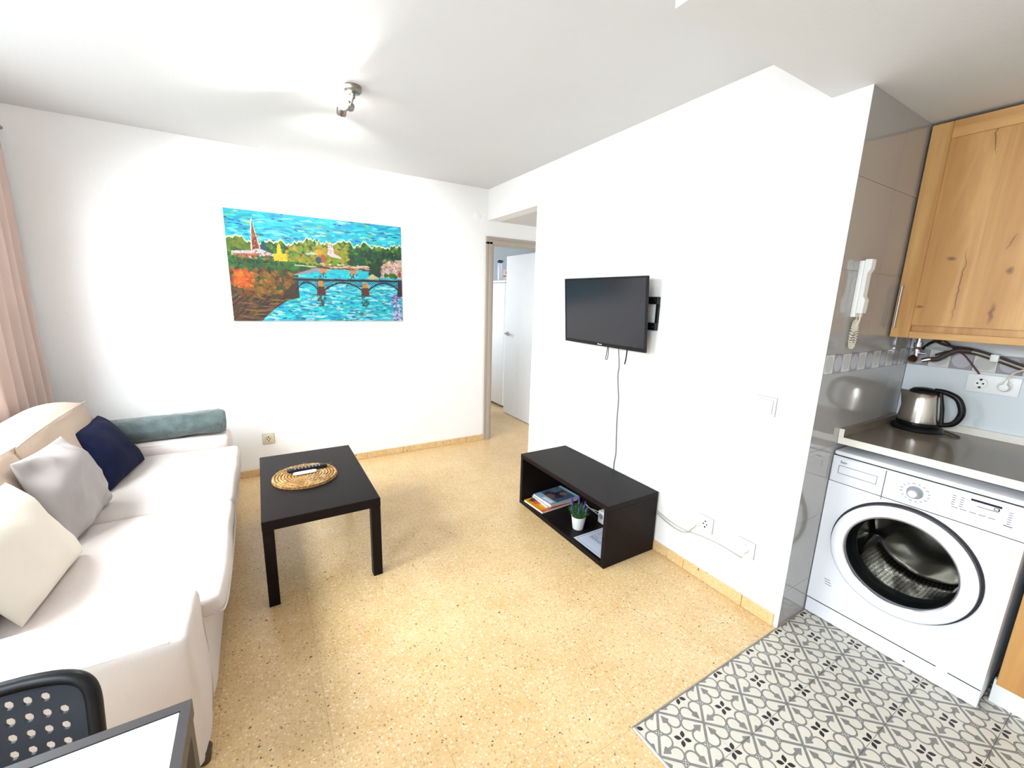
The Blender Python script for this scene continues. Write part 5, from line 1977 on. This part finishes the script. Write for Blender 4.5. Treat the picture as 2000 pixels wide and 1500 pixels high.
build('contact_holes', bm, 'plastic_black', pl_)
ap = thing('appliance_plug', 'white plug and cable in the double socket', 'plug', (xw - 0.012, -3.386, 1.145))
plug('plug', (xw - 0.0125, -3.386, 1.160), (-1, 0, 0), 'plastic_white', ap, r0=0.019, drop=Vector((0, -0.15, 1)).normalized())
bm = bmesh.new()
sweep(bm, spline([(xw - 0.032, -3.391, 1.195), (xw - 0.033, -3.397, 1.215), (xw - 0.044, -3.412, 1.235), (xw - 0.060, -3.445, 1.255), (xw - 0.062, -3.51, 1.285), (xw - 0.05, -3.58, 1.32)], 6), 0.0042, 8)
build('cable', bm, 'cord_cream', ap)

# pipes and taps below the cabinet
gp = thing('gas_valves', 'chrome gas valve with brass nut hanging under the oak wall cabinet', 'valve', (0.86, -3.075, 1.24))
bm = bmesh.new()
cyl(bm, (0.872, -3.072, 1.366), (0.872, -3.072, 1.25), 0.011, seg=14)
lathe(bm, [(0, 0), (0.018, 0), (0.018, 0.022), (0.014, 0.026), (0.017, 0.034), (0.017, 0.046), (0, 0.046)], (0.872, -3.072, 1.335), (0, 0, -1), 18)
cyl(bm, (0.872, -3.072, 1.282), (0.872, -3.105, 1.282), 0.008, seg=12)
build('valve_body', bm, 'chrome', gp)
bm = bmesh.new()
lathe(bm, [(0, 0), (0.012, 0), (0.019, 0.010), (0.019, 0.026), (0.012, 0.034), (0, 0.034)], (0.872, -3.066, 1.266), (-0.5, 0.1, -1), 8)
build('brass_nut', bm, 'brass', gp)
bm = bmesh.new()
lathe(bm, [(0, 0), (0.012, 0), (0.014, 0.012), (0.012, 0.034), (0, 0.036)], (0.872, -3.13, 1.258), (-0.2, 0.9, -0.35), 14)
build('end_cap', bm, 'chrome', gp)
bm = bmesh.new()
sweep(bm, spline([(0.872, -3.13, 1.256), (0.873, -3.155, 1.262), (0.876, -3.185, 1.29), (0.878, -3.215, 1.310), (0.880, -3.26, 1.312)], 6), 0.012, 10)
build('elbow_hose', bm, 'cable_dark', gp)
pp = thing('conduit_pair', 'pair of dark and white hoses clipped along the splashback', 'hose', (0.89, -3.4, 1.25))
for nm, mt, r_, pts in (
        ('hose', 'cable_dark', 0.0062, [(0.885, -3.12, 1.352), (0.885, -3.155, 1.335), (0.887, -3.20, 1.325), (0.89, -3.26, 1.320), (0.89, -3.34, 1.298), (0.89, -3.44, 1.262), (0.89, -3.56, 1.225), (0.89, -3.8, 1.20)]),
        ('hose', 'cable_white', 0.0042, [(0.882, -3.10, 1.312), (0.882, -3.15, 1.312), (0.884, -3.20, 1.308), (0.886, -3.26, 1.310), (0.886, -3.34, 1.288), (0.886, -3.44, 1.252), (0.886, -3.56, 1.215), (0.886, -3.8, 1.19)]),
        ('hose', 'cable_dark', 0.0050, [(0.884, -3.14, 1.278), (0.884, -3.18, 1.300), (0.886, -3.23, 1.304), (0.888, -3.28, 1.298), (0.888, -3.34, 1.279), (0.888, -3.44, 1.243), (0.888, -3.56, 1.206), (0.888, -3.8, 1.182)]),
        ('wire', 'cable_red', 0.0036, [(0.905, -3.13, 1.365), (0.903, -3.17, 1.34), (0.90, -3.20, 1.312), (0.903, -3.235, 1.290), (0.908, -3.27, 1.245), (0.914, -3.298, 1.206)]),
        ('hose', 'plastic_black', 0.0065, [(0.89, -3.085, 1.300), (0.892, -3.11, 1.335), (0.896, -3.14, 1.350), (0.90, -3.18, 1.362)])):
    bm = bmesh.new()
    sweep(bm, spline(pts, 7), r_, 8)
    build(nm, bm, mt, pp)
bm = bmesh.new()
box(bm, 0.872, XK - 0.006, -3.352, -3.325, 1.272, 1.306, bev=0.003)
build('clip', bm, 'plastic_white', pp)

# ================================================================== DINING CORNER
dt = thing('dining_table', 'table with dark frame and white top in the near corner', 'table', (-2.53, -3.36, 0))
DX0, DX1, DY0_, DY1_, DZT = -2.905, -2.157, -3.73, -2.980, 0.740
bm = bmesh.new()
fw = 0.019
prism(bm, [(DX0, DY0_), (DX1, DY0_), (DX1, DY0_ + fw), (DX0, DY0_ + fw)], 'z', DZT - 0.035, DZT)
box(bm, DX0, DX1, DY1_ - fw, DY1_, DZT - 0.035, DZT)
box(bm, DX0, DX0 + fw, DY0_ + fw, DY1_ - fw, DZT - 0.035, DZT)
box(bm, DX1 - fw * 0.8, DX1, DY0_ + fw, DY1_ - fw, DZT - 0.035, DZT)
build('frame', bm, 'table_frame', dt, smooth=False)
build('top', BX(DX0 + fw + 0.001, DX1 - fw * 0.8 - 0.001, DY0_ + fw + 0.001, DY1_ - fw - 0.001, DZT - 0.02, DZT - 0.0015, bev=0.0008, seg=1), 'table_white', dt, smooth=False)
for xx_ in (DX0 + 0.002, DX1 - 0.037):
    for yy_ in (DY0_ + 0.002, DY1_ - 0.037):
        build('leg', BX(xx_, xx_ + 0.035, yy_, yy_ + 0.035, 0, DZT - 0.035, bev=0.002, seg=1), 'table_frame', dt, smooth=False)

ch = thing('dining_chair', 'black plastic chair with round holes in its backrest', 'chair', (-2.51, -3.02, 0))
CXm = -2.513
ZB0, ZB1, HWc = 0.500, 0.785, 0.203


def cback(u, w):
    """point on the curved backrest: u along x in [-1,1], w height"""
    t = (w - ZB0) / (ZB1 - ZB0)
    return Vector((CXm + u * HWc, -2.872 + 0.045 * t - 0.030 * u * u - 0.012 * (1 - t), w))


bm = bmesh.new()
# plan of the panel: rounded rectangle with real holes, made as a grid of cells each with an octagonal opening
pz, pxx = 0.0305, 0.0245
cols_, rws = 13, 8
ux0 = -(cols_ / 2) * pxx
wz0 = 0.512
th = 0.006
top_cells = {}


def cellverts(ci, ri, side):
    cx, cz = ux0 + (ci + 0.5) * pxx, wz0 + (ri + 0.5) * pz
    out, inn = [], []
    for k in range(8):
        an = math.pi / 8 + k * math.pi / 4
        inn.append((cx + 0.0072 * math.cos(an), cz + 0.0085 * math.sin(an)))
    sq = [(1, 0.4142), (0.4142, 1), (-0.4142, 1), (-1, 0.4142), (-1, -0.4142), (-0.4142, -1), (0.4142, -1), (1, -0.4142)]
    for a, b in sq:
        out.append((cx + a * pxx / 2, cz + b * pz / 2))
    cor = [(cx + a * pxx / 2, cz + b * pz / 2) for a, b in ((1, 1), (-1, 1), (-1, -1), (1, -1))]
    return out, inn, cor


def pv(x_, z_, off):
    p = cback(x_ / HWc, z_)
    return bm.verts.new((p.x, p.y + off, p.z))


for ci in range(cols_):
    for ri in range(rws):
        out, inn, cor = cellverts(ci, ri, 0)
        hole = not ((ci in (0, cols_ - 1)) and ri in (0, rws - 1))
        L_ = {}
        for s, off in ((0, 0.0), (1, th)):
            L_[s] = ([pv(*q, off) for q in out], [pv(*q, off) for q in inn], [pv(*q, off) for q in cor])
            O2, I2, C2 = L_[s]
            if hole:
                for k in range(8):
                    bm.faces.new((O2[k], O2[(k + 1) % 8], I2[(k + 1) % 8], I2[k]))
            else:
                bm.faces.new(O2)
            for q, (k0, k1) in enumerate(((0, 1), (2, 3), (4, 5), (6, 7))):
                bm.faces.new((C2[q], O2[k1], O2[k0]))
        if hole:
            for k in range(8):
                bm.faces.new((L_[0][1][k], L_[0][1][(k + 1) % 8], L_[1][1][(k + 1) % 8], L_[1][1][k]))
# solid margin and rounded rim around the perforated field
fx, fz0, fz1 = cols_ * pxx / 2, wz0, wz0 + rws * pz
inner, outer = [], []
NN = 64
for k in range(NN):
    an = 2 * math.pi * k / NN
    c_, s_ = math.cos(an), math.sin(an)
    def sup(hx, hz, zc, e):
        return (hx * math.copysign(abs(c_) ** e, c_), zc + hz * math.copysign(abs(s_) ** e, s_))
    t = min(fx / max(abs(c_), 1e-9), ((fz1 - fz0) / 2) / max(abs(s_), 1e-9))
    inner.append((c_ * t, (fz0 + fz1) / 2 + s_ * t))
    outer.append(sup(HWc - 0.012, (ZB1 - ZB0) / 2 - 0.012, (ZB0 + ZB1) / 2, 0.30))
for off in (0.0, th):
    A_ = [pv(a, b, off) for a, b in inner]
    B_ = [pv(a, b, off) for a, b in outer]
    for k in range(NN):
        bm.faces.new((A_[k], A_[(k + 1) % NN], B_[(k + 1) % NN], B_[k]))
bk = build('backrest', bm, 'plastic_navy_black', ch)
bm = bmesh.new()
rim_path = []
for a, b in outer:
    p = cback(a / HWc, b)
    rim_path.append((p.x, p.y + th / 2, p.z))
sweep(bm, rim_path, 0.0125, 10, closed=True)
build('rim', bm, 'plastic_black', bk)
bm = bmesh.new()
rbox(bm, CXm - 0.195, CXm + 0.195, -3.26, -2.885, 0.432, 0.455, r=0.011, n=8, puff=(0, 0, -0.008))
build('seat', bm, 'plastic_navy_black', ch)
for sg in (-1, 1):
    bm = bmesh.new()
    sweep(bm, spline([(CXm + sg * 0.20, -2.80, 0.0), (CXm + sg * 0.195, -2.86, 0.30), (CXm + sg * 0.186, -2.883, 0.45), (CXm + sg * 0.175, -2.868, 0.60)], 6), 0.009, 10)
    build('leg', bm, 'plastic_black', ch)
    bm = bmesh.new()
    sweep(bm, spline([(CXm + sg * 0.20, -3.28, 0.0), (CXm + sg * 0.19, -3.24, 0.25), (CXm + sg * 0.18, -3.20, 0.431)], 6), 0.009, 10)
    build('leg', bm, 'plastic_black', ch)

# ================================================================== FAR ROOM
fg = thing('tall_white_cupboard', 'tall white cupboard standing in the far room beyond the door', 'cupboard', (1.1, 1.37, 0))
build('body', BX(0.842, 1.42, 1.065, 1.68, 0.012, 1.70, bev=0.004), 'plastic_grey', fg, smooth=False)
build('door', BX(0.815, 0.840, 1.068, 1.677, 0.03, 1.695, bev=0.006), 'white_lacquer', fg)
build('top_cover', BX(0.815, 1.42, 1.065, 1.68, 1.7005, 1.728, bev=0.004), 'white_lacquer', fg)
bt = thing('squeeze_bottle', 'pale tall bottle with dark blue cap on the white cupboard', 'bottle', (0.90, 1.36, 1.728))
bm = bmesh.new()
lathe(bm, [(0, 0), (0.03, 0), (0.032, 0.01), (0.032, 0.20), (0.026, 0.235), (0.014, 0.24), (0, 0.24)], (0.90, 1.36, 1.7285), (0, 0, 1), 20)
build('body', bm, 'bottle_clear', bt)
bm = bmesh.new()
lathe(bm, [(0, 0.241), (0.036, 0.241), (0.036, 0.262), (0.02, 0.275), (0, 0.277)], (0.90, 1.36, 1.7285), (0, 0, 1), 20)
box(bm, 0.885, 0.915, 1.29, 1.36, 1.975, 1.995, bev=0.003)
build('cap', bm, 'blue_cap', bt)
bx_ = thing('printed_carton', 'small pink printed carton on the white cupboard', 'box', (0.90, 1.14, 1.728))
build('carton', BX(0.86, 0.96, 1.075, 1.20, 1.7285, 1.87, bev=0.002), 'box_print', bx_, smooth=False)
build('band', BX(0.8585, 0.8598, 1.09, 1.19, 1.775, 1.79), 'box_brown', bx_, smooth=False)
build('figure', BX(0.8585, 0.8598, 1.11, 1.125, 1.81, 1.845), 'ink', bx_, smooth=False)
